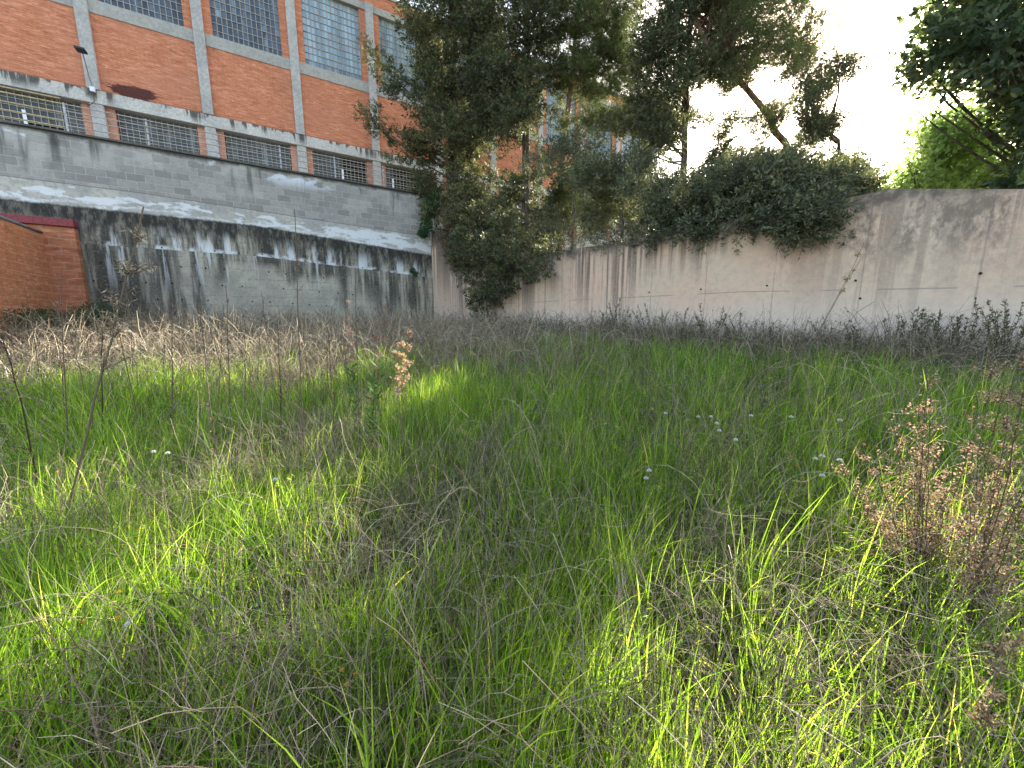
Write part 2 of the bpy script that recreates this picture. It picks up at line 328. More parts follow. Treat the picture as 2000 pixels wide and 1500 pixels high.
def mat_brick(name, c1, c2, mort, bw=.24, rh=.062, stain=False, axis='x'):
    t = NT(name); co = t.coord(); x, y, z = t.sep(co); wob = t.noise(co, 4, 3)
    bv = t.comb(t.ma('ADD', x if axis == 'x' else y, t.ma('MULTIPLY', wob, .01)), t.ma('ADD', z, t.ma('MULTIPLY', wob, .008)), 0)
    b = t.n('ShaderNodeTexBrick'); t.put(b.inputs['Vector'], bv); b.inputs['Scale'].default_value = 1
    b.inputs['Brick Width'].default_value = bw; b.inputs['Row Height'].default_value = rh; b.inputs['Mortar Size'].default_value = rh*.09; b.inputs['Mortar Smooth'].default_value = .3; b.inputs['Bias'].default_value = -.1
    b.inputs['Color1'].default_value = (*c1, 1); b.inputs['Color2'].default_value = (*c2, 1); b.inputs['Mortar'].default_value = (*mort, 1)
    n1 = t.noise(co, .8, 6); n2 = t.noise(t.coord(3, 3, 14), 1, 6, .7)
    n3 = t.noise(t.coord(5, 5, 26), 1, 3, .6)
    c = t.mix(t.mr(n2, .50, .66, 0, .6), b.outputs[0], tuple(min(1, q*1.25+.09) for q in c1)); c = t.mix(t.mr(n3, .58, .68, 0, .55), c, tuple(min(1, q*1.3+.12) for q in c1)); c = t.mix(t.mr(n3, .30, .44, .7, 0), c, tuple(q*.62 for q in c2)); c = t.mix(t.mr(n2, .30, .46, .5, 0), c, tuple(q*.7 for q in c2))
    c = t.mix(t.mr(n1, .45, .7, 0, .35), c, tuple(q*.8+.05 for q in c1))
    if stain:
        sx, sz = Lw(262, 186, 3.5)
        dx = t.ma('DIVIDE', t.ma('SUBTRACT', x, sx), t.ma('ADD', .55, t.ma('MULTIPLY', t.ma('SUBTRACT', z, sz), 1.3))); dzz = t.ma('DIVIDE', t.ma('SUBTRACT', z, sz+.02), .27)
        r = t.ma('ADD', t.ma('POWER', t.ma('ABSOLUTE', dx), 2), t.ma('POWER', t.ma('ABSOLUTE', dzz), 2)); r = t.ma('ADD', r, t.ma('MULTIPLY', t.ma('SUBTRACT', t.noise(t.coord(3, 3, 12), 1, 5, .7), .5), 3.0))
        c = t.mix(t.mr(r, .75, 1.0, .9, 0), c, (.05,.018,.02))
        c = t.mix(t.mr(t.ma('SUBTRACT', z, t.ma('MULTIPLY', n2, .1)), 8.78, 8.86, .8, 0), c, (.09,.035,.02))
    h = t.ma('ADD', t.ma('MULTIPLY', b.outputs[1], -1), t.ma('MULTIPLY', n2, .5))
    return t.pbr(c, .9, t.bump(h, .5, .01), .2)
M_brick = mat_brick('orange_brick', (.52,.19,.095), (.42,.14,.065), (.50,.26,.17), stain=True)
M_brick2 = mat_brick('salmon_brick', (.50,.23,.15), (.42,.18,.11), (.48,.32,.24))
M_hut = mat_brick('hut_block', (.40,.15,.075), (.31,.11,.055), (.38,.20,.12), .40, .20, axis='x')
M_huty = mat_brick('hut_side_block', (.46,.18,.08), (.38,.14,.06), (.44,.24,.13), .40, .20, axis='y')  # lighter copy of the hut blocks; sunlit brightness painted into the colour
def mat_conc(name, a, b, dark=None, ztop=0, amount=0):
    t = NT(name); co = t.coord(); n1 = t.noise(co, 1.5, 7); n2 = t.noise(co, 14, 7, .65)
    c = t.mix(t.mr(n1, .3, .7), a, b); c = t.mix(t.mr(n2, .4, .7, 0, .5), c, tuple(q*.65 for q in a)); c = t.mix(t.mr(n2, .55, .3, 0, .3), c, tuple(min(1, q*1.3) for q in b))
    if dark:
        x, y, z = t.sep(co); dz = t.ma('SUBTRACT', ztop, z)
        st = streak(t, 6, .6, 1, .44, .56, 6, 6); lim = t.ma('ADD', .03, t.ma('MULTIPLY', t.mr(t.noise(t.coord(1.1,1.1,.1), 1, 4), .4, .6), amount))
        f = t.ma('MULTIPLY', t.mr(t.ma('DIVIDE', dz, lim), .3, 1.1, 1, 0), st); c = t.mix(t.ma('MULTIPLY', f, .88), c, dark)
    return t.pbr(c, .9, t.bump(n2, .5, .01), .2)
M_pil = mat_conc('weathered_concrete', (.34,.33,.31), (.44,.43,.40))
M_beam = mat_conc('streaked_beam', (.40,.38,.35), (.54,.52,.47), (.05,.045,.04), 8.83, .42)
M_sillc = mat_conc('plain_beam', (.32,.31,.28), (.38,.37,.33))
M_cope = mat_conc('dark_coping', (.07,.068,.06), (.13,.125,.11))
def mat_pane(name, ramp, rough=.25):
    t = NT(name); a = t.attr(); c = t.ramp(a, ramp); n = t.noise(t.coord(), 25, 4); c = t.mix(t.mr(n, .4, .7, 0, .15), c, (.35,.38,.42)); vs_ = t.noise(t.coord(3.5, 1, .35), 1, 4); c = t.mix(t.mr(vs_, .40, .62, .45, 0), c, (.02,.03,.045)); c = t.mix(t.mr(vs_, .56, .68, 0, .35), c, (.42,.52,.58))  # vertical streaks paint bright and dark reflections into the pane colour
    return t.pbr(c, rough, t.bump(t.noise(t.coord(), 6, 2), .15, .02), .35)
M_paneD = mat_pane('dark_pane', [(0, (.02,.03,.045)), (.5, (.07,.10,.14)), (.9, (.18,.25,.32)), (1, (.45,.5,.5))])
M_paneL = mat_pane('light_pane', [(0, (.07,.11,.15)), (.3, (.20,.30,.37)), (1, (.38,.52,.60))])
M_paneG = mat_pane('grey_pane', [(0, (.02,.022,.028)), (.5, (.05,.055,.065)), (1, (.10,.105,.12))], .55)
M_barr = mat_simple('window_bar_paint', (.30,.27,.235), .7)
M_bary = mat_simple('cream_bar_paint', (.33,.30,.23), .7)
M_black = mat_simple('dark_interior', (.012,.012,.014), .9)
M_galv = mat_simple('galvanised_steel', (.36,.36,.38), .5, metal=.3)
M_rail = mat_simple('rail_paint', (.36,.33,.30), .6)
M_raily = mat_simple('rusty_cream_rail', (.42,.33,.18), .7)
M_lampb = mat_simple('black_plastic', (.03,.03,.035), .5)
M_wht = mat_simple('white_paint', (.7,.72,.75), .6, .08)
M_maroon = mat_simple('maroon_paint', (.20,.035,.04), .55)
M_corr = mat_simple('corrugated_grey', (.14,.15,.16), .7)
M_hole = mat_simple('pipe_hole', (.012,.012,.012), .9)  # solid near-black stubs; the shade inside the holes is in their colour

def frameL(off=0): return Matrix.Translation(Vector(C)) @ Matrix(((dL[0], nL[0], 0, 0), (dL[1], nL[1], 0, 0), (0, 0, 1, 0), (0, 0, 0, 1)))
def frameR(): return Matrix.Translation(Vector(C)) @ Matrix(((-dR[0], nR[0], 0, 0), (-dR[1], nR[1], 0, 0), (0, 0, 1, 0), (0, 0, 0, 1)))
FL, FR = frameL(), frameR()

# ------------------------------------------------------------ ground, bank, terrace
def grid_ground():
    xs = np.concatenate([np.linspace(-300, -26, 8), np.linspace(-25, 15, 161), np.linspace(16, 300, 8)])
    ys = np.concatenate([np.linspace(-300, -6, 6), np.linspace(-5, 18, 93), np.linspace(20, 300, 8)])
    X, Y = np.meshgrid(xs, ys); Z = G(X, Y); V = np.stack([X.ravel(), Y.ravel(), Z.ravel()], 1)
    nx, ny = len(xs), len(ys); i = np.arange(nx-1)[None]+np.arange(ny-1)[:, None]*nx; i = i.ravel()
    return npmesh('ground', V, np.stack([i, i+1, i+nx+1, i+nx], 1), M_soil, smooth=True)
tag(grid_ground(), kind='structure')
b = MB(); c0 = C-nR*.28+dR*.0; pts = [c0, C-nR*.28+dR*45, C-nR*120+dR*90, C-nR*220-dR*60, C-dL*140-nL*3, C-dL*.6]
b.poly([(p[0], p[1], 2.95) for p in pts])
tag(b.build('bank', M_bank), kind='structure')
b = MB(); b.box(-.3, 26, -3.5, -.35, 5.9, 6.2); o = b.build('terrace', M_sillc); o.matrix_world = FL; tag(o, kind='structure')

# ------------------------------------------------------------ left retaining wall (three tiers in one wall)
root = empty('retaining_wall', mat=FL); tag(root, 'tall grey retaining wall, black-stained concrete below and bare blocks above, behind the dry weeds', 'wall')
def tier(name, prof_top, z0, y0, y1, mat):
    b = MB(); n = len(prof_top)
    for (xa, za), (xb, zb) in zip(prof_top[:-1], prof_top[1:]):
        zb0 = z0 if not callable(z0) else None
        za_, zb_ = (z0(xa), z0(xb)) if callable(z0) else (z0, z0)
        b.poly([(xa, y1, za_), (xa, y1, za), (xb, y1, zb), (xb, y1, zb_)]); b.poly([(xa, y1, za), (xa, y0, za), (xb, y0, zb), (xb, y1, zb)])
    xa, za = prof_top[0]; b.poly([(xa, y0, z0 if not callable(z0) else z0(xa)), (xa, y0, za), (xa, y1, za), (xa, y1, z0 if not callable(z0) else z0(xa))])
    return b.build(name, mat, root)
led = lambda x: 3.19+.35*min(x/5.9, 1); blk = lambda x: 4.02+.44*min(x/5.9, 1)
xs = [0, 2, 4, 5.9, 9, 14, 26]
tier('lower_wall', [(x, led(x)) for x in xs], -.5, -.35, .0, M_ret)
tier('middle_wall', [(x, blk(x)) for x in xs], lambda x: led(x)-.1, -.35, -.05, M_ret)
tier('block_wall', [(x, 6.30) for x in xs], lambda x: blk(x)-.1, -.35, -.10, M_block)
b = MB(); b.box(-.02, 26, -.38, -.04, 6.303, 6.36); b.build('coping', M_cope, root, bevel=.012)
# weep holes
for row, (yy, z_) in enumerate([(0, 2.95), (1, 2.45), (2, 1.98), (3, 1.5)]):
    x = .6+.2*(row % 2)
    while x < 9.9:
        if random.random() < .86:
            zz = z_ + .32*min(x/5.9, 1) - .2; xx = x+random.uniform(-.07, .07); w = .016
            b = MB(); b.tube([(xx, -.02, zz), (xx, .006, zz)], [.024]*2, 8); b.build('weep_hole', M_hole, root, attr=False)
        x += .56
for x in np.arange(.8, 9.5, .62):
    if random.random() < .75:
        zz = led(x)+.06+random.uniform(-.01, .05); b = MB(); b.tube([(x, -.06, zz), (x, -.043, zz)], [.022]*2, 8); b.build('weep_hole', M_hole, root, attr=False)

# ------------------------------------------------------------ railing on the wall
rr = empty('railing', mat=FL); tag(rr, 'metal railing with four thin rails on top of the grey block wall', 'railing')
posts = [float(Lw(px, py, .2)[0]) for px, py in ((124, 205), (285, 238), (423, 265), (546, 290), (653, 312), (748, 332))]
zr = 6.36+.72
for s in posts + [posts[-1]-1.55, posts[-1]-3]:
    if s < -.2: continue
    b = MB(); b.box(s-.022, s+.022, -.235, -.19, 6.36, zr+.01); b.build('post', M_galv, rr, bevel=.004)
for z in (.68, .52, .36, .17):
    b = MB(); b.tube([(-.15, -.16, 6.36+z), (posts[0]-.03, -.16, 6.36+z)], .013, 8); b.build('rail', M_rail, rr)
for z in (.80, .68, .47, .28, .12):
    b = MB(); b.tube([(posts[0]+.03, -.17, 6.36+z), (24, -.17, 6.36+z)], .017, 8); b.build('rail', M_raily, rr)
for s in (posts[0]+1.9, posts[0]+3.8, posts[0]+5.7):
    b = MB(); b.box(s-.022, s+.022, -.235, -.19, 6.36, zr+.1); b.build('post', M_galv, rr, bevel=.004)

# ------------------------------------------------------------ factory building
fb = empty('factory_building', mat=FL); tag(fb, 'orange brick factory with concrete pillars and gridded windows above the retaining wall', 'building')
Y0 = -3.5; S0 = 1.15; SP = 2.93
pil = [S0+SP*k for k in range(-6, 6)]
# wall bricks as boxes round the openings
up, lo = MB(), MB()
sL, sR = pil[0]-.3, pil[-1]+.3
ends = sorted(pil)
up.box(sL, sR, Y0-.35, Y0, 8.83, 11.10); up.box(sL, sR, Y0-.35, Y0, 14.46, 14.95)
for a_, b_ in zip(ends[:-1], ends[1:]):
    m = (a_+b_)/2
    for (p, q) in ((a_, m-1.07), (m+1.07, b_)):
        up.box(p, q, Y0-.35, Y0, 11.5, 14.2); lo.box(p, q, Y0-.35, Y0-.1, 2.9 if m < 0 else 6.2, 8.42)
for (p, q) in ((sL, ends[0]), (ends[-1], sR)):
    up.box(p, q, Y0-.35, Y0, 11.5, 14.2); lo.box(p, q, Y0-.35, Y0-.1, 2.9, 8.42)
up.build('wall', M_brick, fb); lo.build('lower_storey_wall', M_brick2, fb)
b = MB(); b.box(sL, sR, Y0-.34, Y0-.08, 2.9, 6.4); b.build('base_wall', M_sillc, fb)
b = MB(); b.box(sL+.01, sR-.01, Y0-14, Y0-.34, 2.9, 14.90); b.build('interior_shade_block', M_black, fb)  # near-black block filling the building; its colour paints the unlit interior
b = MB(); b.box(sL-.05, sR+.05, Y0-14.1, Y0+.05, 14.953, 15.05); b.build('roof', M_sillc, fb)
b = MB(); b.box(sL, sR, Y0-.36, Y0+.08, 8.42, 8.827); b.build('beam', M_beam, fb, bevel=.012)
b = MB(); b.box(sL, sR, Y0-.36, Y0+.03, 11.10, 11.5); b.build('beam', M_sillc, fb, bevel=.012)
b = MB(); b.box(sL, sR, Y0-.36, Y0+.05, 14.2, 14.46); b.build('beam', M_sillc, fb, bevel=.012)
for k, s in enumerate(pil):
    b = MB(); b.box(s-.155, s+.155, Y0-.3, Y0+.12, 8.829, 14.47); b.build('pillar', M_pil, fb, bevel=.012)
    b = MB(); b.box(s-.165, s+.165, Y0-.3, Y0+.05, 6.2 if s > 0 else 2.9, 8.418); b.build('pillar', M_pil, fb, bevel=.012)
    b = MB(); b.box(s-.17, s+.17, Y0-.3, Y0+.055, 14.473, 14.94); b.build('pier', M_brick, fb)
def window(s0, s1, z0, z1, nc, nr, mp, mb, yy, fvar, openc=()):
    f = MB(); t_ = .024 if nr == 11 else .016
    for i in range(nc+1):
        x = s0+(s1-s0)*i/nc; f.box(x-t_/2, x+t_/2, yy-.02, yy+.02, z0, z1)
    for j in range(nr+1):
        z = z0+(z1-z0)*j/nr; f.box(s0, s1, yy-.017, yy+.023, z-t_/2, z+t_/2)
    fr = f.build('window', mb, fb)
    p = MB()
    for i in range(nc):
        for j in range(nr):
            if (i, j) in openc: continue
            x0 = s0+(s1-s0)*i/nc; x1 = s0+(s1-s0)*(i+1)/nc; za = z0+(z1-z0)*j/nr; zb = z0+(z1-z0)*(j+1)/nr
            yt = yy+random.uniform(-.004, .004)
            p.poly([(x0+.006, yt, za+.006), (x1-.006, yt+random.uniform(-.003, .003), za+.006), (x1-.006, yt+random.uniform(-.003, .003), zb-.006), (x0+.006, yt, zb-.006)][::-1], fvar(i, j, nc, nr))
    p.build('panes', mp, fr)
    return fr
def vdark(i, j, nc, nr):
    return min(1, max(0, random.gauss(.35, .15) + (.45 if (i*7 % 5 == 0 and j > 3) else 0)))
def vmid(i, j, nc, nr): return min(.95, max(0, random.gauss(.4, .12) + (.3 if (i % 3 == 0 and j > 2) else 0)))
def vlight(i, j, nc, nr): return min(1, max(0, random.gauss(.72, .1) - (.5 if j == 0 else 0)))
def vg(i, j, nc, nr): return min(1, max(0, random.gauss(.5, .16)))
for a_, b_ in zip(ends[:-1], ends[1:]):
    m = (a_+b_)/2; k = round((m-S0)/SP-.5)
    # upper window
    if m > 8: mp, fv = M_paneD, vdark
    elif m > 5: mp, fv = M_paneD, vmid
    elif m > -4: mp, fv = M_paneL, vlight
    else: mp, fv = M_paneL, vmid
    window(m-1.07, m+1.07, 11.5, 14.2, 14, 11, mp, M_barr, Y0-.12, fv)
    oc = set()
    if 2 < m < 4: oc = {(i, j) for i in range(0, 6) for j in range(3, 9)}
    if 10 < m < 13: oc = {(i, j) for i in range(3, 8) for j in range(1, 5)}
    if -1.5 < m < 1: oc = {(i, j) for i in range(4, 11) for j in range(1, 9)}
    window(m-1.03, m+1.03, 6.55, 8.40, 13, 9, M_paneG, M_bary, Y0-.22, vg, oc)
    b = MB(); b.box(m-1.07, m+1.07, Y0-.34, Y0-.11, 6.38, 6.53); b.build('sill', M_sillc, fb)
    if oc:
        xo = max(i for i, j in oc)+1; x = m-1.03+2.06*xo/13; b = MB(); b.box(x-.02, x+.06, Y0-.19, Y0-.16, 6.9, 7.9); b.build('open_sash', M_wht, fb)
# floodlight on the first pillar
p1 = Lw(178, 163, 3.3); p2 = Lw(158, 98, 2.3)
fl = empty('flood_light', mat=FL); tag(fl, 'small black floodlight on a thin arm fixed to the concrete pillar', 'lamp')
ax, az = float(p1[0]), float(p1[1]); bx_, bz = float(p2[0]), float(p2[1])
b = MB(); b.box(ax-.06, ax+.06, -3.38, -3.30, az-.22, az-.08); b.build('junction_box', M_wht, fl, bevel=.01)
b = MB(); b.tube([(ax, -3.36, az-.05), (ax, -3.28, az+.02), (bx_, -2.4, bz)], .016, 8); b.build('arm', M_galv, fl)
b = MB(); b.box(bx_-.11, bx_+.11, -2.42, -2.16, bz-.03, bz+.03); b.box(bx_-.09, bx_+.09, -2.40, -2.18, bz-.04, bz-.031); b.build('lamp_head', M_lampb, fl, bevel=.012)
b = MB(); b.tube([(ax, -3.37, az-.22), (ax+.01, -3.37, az-.5), (ax+.12, -3.365, az-.62), (ax+.2, -3.40, az-.66)], .010, 6); b.build('cable', M_lampb, fl)

# ------------------------------------------------------------ right wall
rw = empty('boundary_wall', mat=FR); tag(rw, 'long pinkish concrete wall with dark streaks running under the overhanging trees', 'wall')
prof = [(0, 5.0), (.2, 4.96), (1.52, 3.27), (3, 3.30), (6.6, 3.34), (8.95, 3.30), (8.97, 3.36), (10.5, 3.32), (12.6, 3.36), (13.3, 3.38), (14.2, 3.16), (14.9, 3.0), (18, 2.97), (40, 2.97)]
b = MB()
for (xa, za), (xb, zb) in zip(prof[:-1], prof[1:]):
    b.poly([(-xa, 0, -.5), (-xa, 0, za), (-xb, 0, zb), (-xb, 0, -.5)][::-1]); b.poly([(-xa, 0, za), (-xa, -.28, za), (-xb, -.28, zb), (-xb, 0, zb)][::-1])
    b.poly([(-xa, -.28, -.5), (-xa, -.28, za), (-xb, -.28, zb), (-xb, -.28, -.5)])
b.poly([(-40, 0, -.5), (-40, 0, 2.97), (-40, -.28, 2.97), (-40, -.28, -.5)])
b.build('concrete_wall', M_rw, rw)
for x, y in ((1268, 571), (1369, 565), (1498, 558), (1671, 548), (1915, 534), (1680, 583), (1497, 462)):
    s, z = Rw(x, y); s, z = float(s), float(z)
    b = MB(); b.tube([(-s, -.02, z), (-s, .005, z)], [.018]*2, 8); b.build('tie_hole', M_hole, rw, attr=False)

# ------------------------------------------------------------ orange hut at the left edge
hut = empty('brick_shed', mat=FL); tag(hut, 'orange block shed with maroon beam and sunlit side wall at the left edge', 'shed')
sB = float(Lw(154, 500, -.25)[0]); sA = float(Lw(94, 510, -.25)[0]); zA = float(Lw(94, 459, -.25)[1]); zb = float(Lw(157, 430, -.34)[1])
b = MB(); b.box(sB, sA+1.5, .012, .25, -.2, zb-.19); b.build('front_wall', M_hut, hut)
b = MB(); b.box(sA, sA+.2, .253, 6.5, -.2, zA); b.build('side_wall', M_huty, hut)
b = MB(); b.box(sB-.03, sA+3, .014, .34, zb-.188, zb); b.build('beam', M_maroon, hut, bevel=.01)
b = MB()
for i in range(40):   # corrugated sheet
    x0 = sA+.06+i*.05
    for h in range(1): pass
xs_ = np.arange(sA+.21, sA+4, .04)
for i in range(len(xs_)-1):
    za_ = zA-.01+.012*math.sin(i*1.57)-.03*(xs_[i]-sA); zb_ = zA-.01+.012*math.sin((i+1)*1.57)-.03*(xs_[i+1]-sA)
    b.poly([(xs_[i], .36, za_), (xs_[i], 6.5, za_+.0), (xs_[i+1], 6.5, zb_), (xs_[i+1], .36, zb_)])
o = b.build('roof', M_corr, hut, attr=False); md = o.modifiers.new('s', 'SOLIDIFY'); md.thickness = .01
b = MB(); b.tube([(sA+.02, .30, zA+.045), (sA+.02, 2.2, zA+.045)], .04, 10); b.build('gutter', M_corr, hut, smooth=True)

# ------------------------------------------------------------ foliage machinery
def rand_dirs(n):
    v = rng.normal(size=(n, 3)); return v/np.linalg.norm(v, axis=1, keepdims=True)
def nrm(v): return v/np.maximum(np.linalg.norm(v, axis=-1, keepdims=True), 1e-9)
def leaves(P, D, L, W, var, bend=.0):
    """diamond leaves at P pointing along D"""
    n = len(P); L = np.broadcast_to(L, n)[:, None]; W = np.broadcast_to(W, n)[:, None]
    S = nrm(np.cross(D, rand_dirs(n))); N = np.cross(D, S)
    a = P; bb = P+D*L*.45+S*W*.5; c = P+D*L+N*L*bend; d = P+D*L*.45-S*W*.5
    V = np.stack([a, bb, c, d], 1).reshape(-1, 3); Fq = np.arange(4*n).reshape(n, 4)
    return V, Fq, np.repeat(var, 4)
def tubes_np(paths, r0, r1, n=3):
    """paths (m,k,3) -> thin tubes"""
    paths = np.asarray(paths, float); m, k, _ = paths.shape
    T = np.gradient(paths, axis=1); T = nrm(T); ref = nrm(rng.normal(size=(m, 1, 3))+np.array([0, 0, .01])); Uq = nrm(np.cross(T, ref)); Wq = np.cross(T, Uq)
    tt = np.linspace(0, 1, k)[None, :]; r = (np.broadcast_to(r0, m)[:, None]*(1-tt)+np.broadcast_to(r1, m)[:, None]*tt)[..., None]
    rings = [paths+(Uq*math.cos(2*math.pi*j/n)+Wq*math.sin(2*math.pi*j/n))*r for j in range(n)]
    V = np.stack(rings, 2).reshape(-1, 3)
    base = (np.arange(m)[:, None, None]*k*n+np.arange(k-1)[None, :, None]*n+np.arange(n)[None, None, :])
    nxt = (np.arange(m)[:, None, None]*k*n+np.arange(k-1)[None, :, None]*n+((np.arange(n)+1) % n)[None, None, :])
    Fq = np.stack([base, nxt, nxt+n, base+n], -1).reshape(-1, 4)
    return V, Fq
def ribbons(P, D, H, W, bendv, k=5, var=None):
    """blades: base P, initial dir D(unit), height H, width W, bend vector (horizontal lean)"""
    n = len(P); tt = np.linspace(0, 1, k)[None, :, None]
    H = H[:, None, None]; path = P[:, None]+D[:, None]*H*tt+bendv[:, None]*H*tt**2*1.0
    path[..., 2] -= (np.linalg.norm(bendv, axis=1)[:, None]*H[..., 0]*.35*tt[..., 0]**3)
    face = nrm(np.cross(D+bendv, rand_dirs(n))); w = W[:, None, None]*(1-tt**1.5*.97)*.5
    w = w*(np.where(tt < .15, .7, 1))
    V = np.stack([path-face[:, None]*w, path+face[:, None]*w], 2).reshape(-1, 3)
    i = (np.arange(n)[:, None]*k*2+np.arange(k-1)[None]*2).ravel()
    Fq = np.stack([i, i+1, i+3, i+2], 1)
    return V, Fq, np.repeat(var, 2*k)
def join(parts):
    Vs, Fs, As = [], [], []; o_ = 0
    for V, Fq, A in parts: Vs.append(V); Fs.append(Fq+o_); As.append(A); o_ += len(V)
    return np.concatenate(Vs), np.concatenate(Fs), np.concatenate(As)

def Yw(x, off, y=450):   # world y at a distance behind the right wall under pixel x
    return float(Rpt(x, y, off)[1])
def polyin(bounds, n):
    """random pixels inside bounds [(y, xl, xr)...]"""
    ys = np.array([q[0] for q in bounds]); xl = np.array([q[1] for q in bounds]); xr = np.array([q[2] for q in bounds])
    wmax = (xr-xl).max(); out = []
    while len(out) < n:
        y = rng.uniform(ys[0], ys[-1])
        if y < -40 and rng.uniform() > .5: continue
        a = np.interp(y, ys, xl); bb = np.interp(y, ys, xr)
        if rng.uniform(0, wmax) < bb-a: out.append((rng.uniform(a, bb), y, (a+bb)/2, (bb-a)/2))
    return out
LIT = [(gp(px_, py_)+np.array([0, 0, .2]), rr_) for px_, py_, rr_ in ((430, 750, .6), (560, 750, .6), (690, 750, .5), (300, 740, .6), (150, 750, .5), (40, 750, .5), (230, 735, .45), (370, 735, .45), (490, 735, .4), (760, 800, .4), (900, 890, .34), (1130, 880, .32), (1180, 980, .25), (560, 1040, .34), (440, 980, .3), (640, 900, .22), (1180, 830, .22), (300, 1120, .3), (620, 1180, .28), (80, 1320, .3), (1000, 1100, .25), (960, 740, .25), (300, 690, .6), (120, 700, .6), (560, 690, .5), (60, 660, .5), (1000, 880, .25), (1350, 820, .3), (820, 820, .3), (1650, 950, .6), (1550, 1200, .5), (1800, 1200, .6), (1480, 850, .35), (1760, 800, .5), (1100, 980, .3), (450, 1150, .3), (200, 1300, .35), (60, 1050, .4), (1250, 1350, .35), (900, 1150, .18), (700, 1300, .2), (1400, 1450, .4), (1750, 1450, .5))]
SDn = np.array([SD.x, SD.y, SD.z])
def gaps(P):  # foliage carved away along sun rays to light chosen ground spots
    keep = np.ones(len(P), bool)
    for q, rad_ in LIT:
        v = P-q; d = np.linalg.norm(v-(v@SDn)[:, None]*SDn, axis=1); keep &= d > rad_*rng.uniform(.85, 1.25, len(P))
    return keep
def tree(name, label, bounds, Y, trunk, nlobe, rlobe, spl, lps, mat, bark, L=.07, W=.022, drad=1.3, sprayL=.3, up=.2, r0=.16, extra=(), group=None,
         cat='tree', flat=.7, twig=True, limbr=.03, cones=0, droop=0., carve=None, base_z=2.95):
    """trunk: list of (px,py,Y) ; lobes filled into pixel bounds at true distance"""
    tp = [at(*q) for q in trunk]; b0 = tp[0].copy(); b0[2] = base_z-.1
    root = empty(name, tuple(b0)); tag(root, label, cat, group)
    lob = []
    for (x, y, mx, hw) in polyin(bounds, nlobe):
        f = math.sqrt(max(0, 1-min(1, abs(x-mx)/hw)**2)); lob.append((at(x, y, Y+rng.uniform(-1, 1)*drad*f), rlobe*rng.uniform(.55, 1.25)))
    for (x, y, yy, r) in extra: lob.append((at(x, y, yy), r))
    # trunk with limbs
    T = [b0]+tp; tz = np.array([p[2] for p in T]); T = np.array(T)
    mb = MB(); m = len(T); rad = [r0*(1-.85*i/(m-1)) for i in range(m)]
    fine = []
    for i in range(m-1):
        for q in range(4): fine.append((T[i]*(1-q/4)+T[i+1]*q/4+rng.normal(size=3)*.02, rad[i]*(1-q/4)+rad[i+1]*q/4))
    fine.append((T[-1], rad[-1])); mb.tube([Vector(p-b0) for p, _ in fine], [r for _, r in fine], 9)
    mb.build('trunk', bark, root, smooth=True)
    paths, rr0 = [], []
    for c, r in lob:
        zt = min(max(c[2]-abs(np.linalg.norm((c-b0)[:2]))*.55+rng.uniform(-.3, .3), tz.min()+.2), tz.max()-.02); s = np.array([np.interp(zt, tz, T[:, j]) for j in range(3)])
        mid = (s+c)/2+np.array([0, 0, -.12*np.linalg.norm(c-s)+up*.1])+rng.normal(size=3)*.08
        tt = np.linspace(0, 1, 7)[:, None]; p = s*(1-tt)**2+2*mid*tt*(1-tt)+c*tt**2; p[1:-1] += rng.normal(size=(5, 3))*.03; paths.append(p); rr0.append(limbr*(.5+.25*np.linalg.norm(c-s)))
    pz = np.array(paths); kp = gaps(pz[:, 2:].reshape(-1, 3)).reshape(len(pz), 5).sum(1) >= 4; kp[:3] = True
    V, Fq = tubes_np(pz[kp]-b0, np.array(rr0)[kp], .006, 4)
    npmesh('limbs', V, Fq, bark, root, smooth=True)
    # sprays
    cs = np.array([c for c, _ in lob]); rs = np.array([r for _, r in lob]); ns = np.maximum(6, (spl*(rs/rlobe)**1.4).astype(int))
    idx = np.repeat(np.arange(len(cs)), ns); n = len(idx); q = rand_dirs(n)
    q[:, 2] *= flat; rr_ = rng.uniform(.15, 1, n)**.6
    SP_ = cs[idx]+q*(rr_*rs[idx])[:, None]
    hz = SP_-np.array([np.interp(SP_[:, 2], tz, T[:, j]) for j in range(3)]).T; hz[:, 2] = 0
    SDd = nrm(q*.7+nrm(hz)*.5+np.array([0, 0, up])+rng.normal(size=(n, 3))*.35)
    keepmask = np.ones(len(SP_), bool) if name == 'hedge_shrub' and trunk[0][0] > 1320 else gaps(SP_) | (SP_[:, 2] < 3.4); SP_, SDd = SP_[keepmask], SDd[keepmask]; n = len(SP_)
    sl = sprayL*rng.uniform(.6, 1.3, n)
    if twig:
        tt = np.linspace(-.35, 1, 4)[None, :, None]; pa = SP_[:, None]+SDd[:, None]*(sl[:, None, None]*tt); pa[..., 2] -= droop*tt[..., 0]**2*sl[:, None]
        V, Fq = tubes_np(pa-b0, .004, .0015, 3); npmesh('twigs', V, Fq, bark, root)
    k = lps; ii = np.repeat(np.arange(n), k); m = len(ii); t_ = rng.uniform(0, 1, m)
    P = SP_[ii]+SDd[ii]*(sl[ii]*t_)[:, None]+rng.normal(size=(m, 3))*(sprayL*.16*(1.15-t_))[:, None]
    P[:, 2] -= droop*t_**2*sl[ii]
    D = nrm(SDd[ii]*.9+rand_dirs(m)*.9); tone = rng.normal(.45, .2, n)+np.repeat(rng.normal(0, .14, len(cs)), ns)[:len(idx)][keepmask]; var = np.clip(tone[ii]+rng.normal(0, .13, m), 0, 1)
    V, Fq, A = leaves(P-b0, D, L*rng.uniform(.6, 1.4, m), W*rng.uniform(.7, 1.3, m), var, .1)
    npmesh('crown', V, Fq, mat, root, {'var': A})
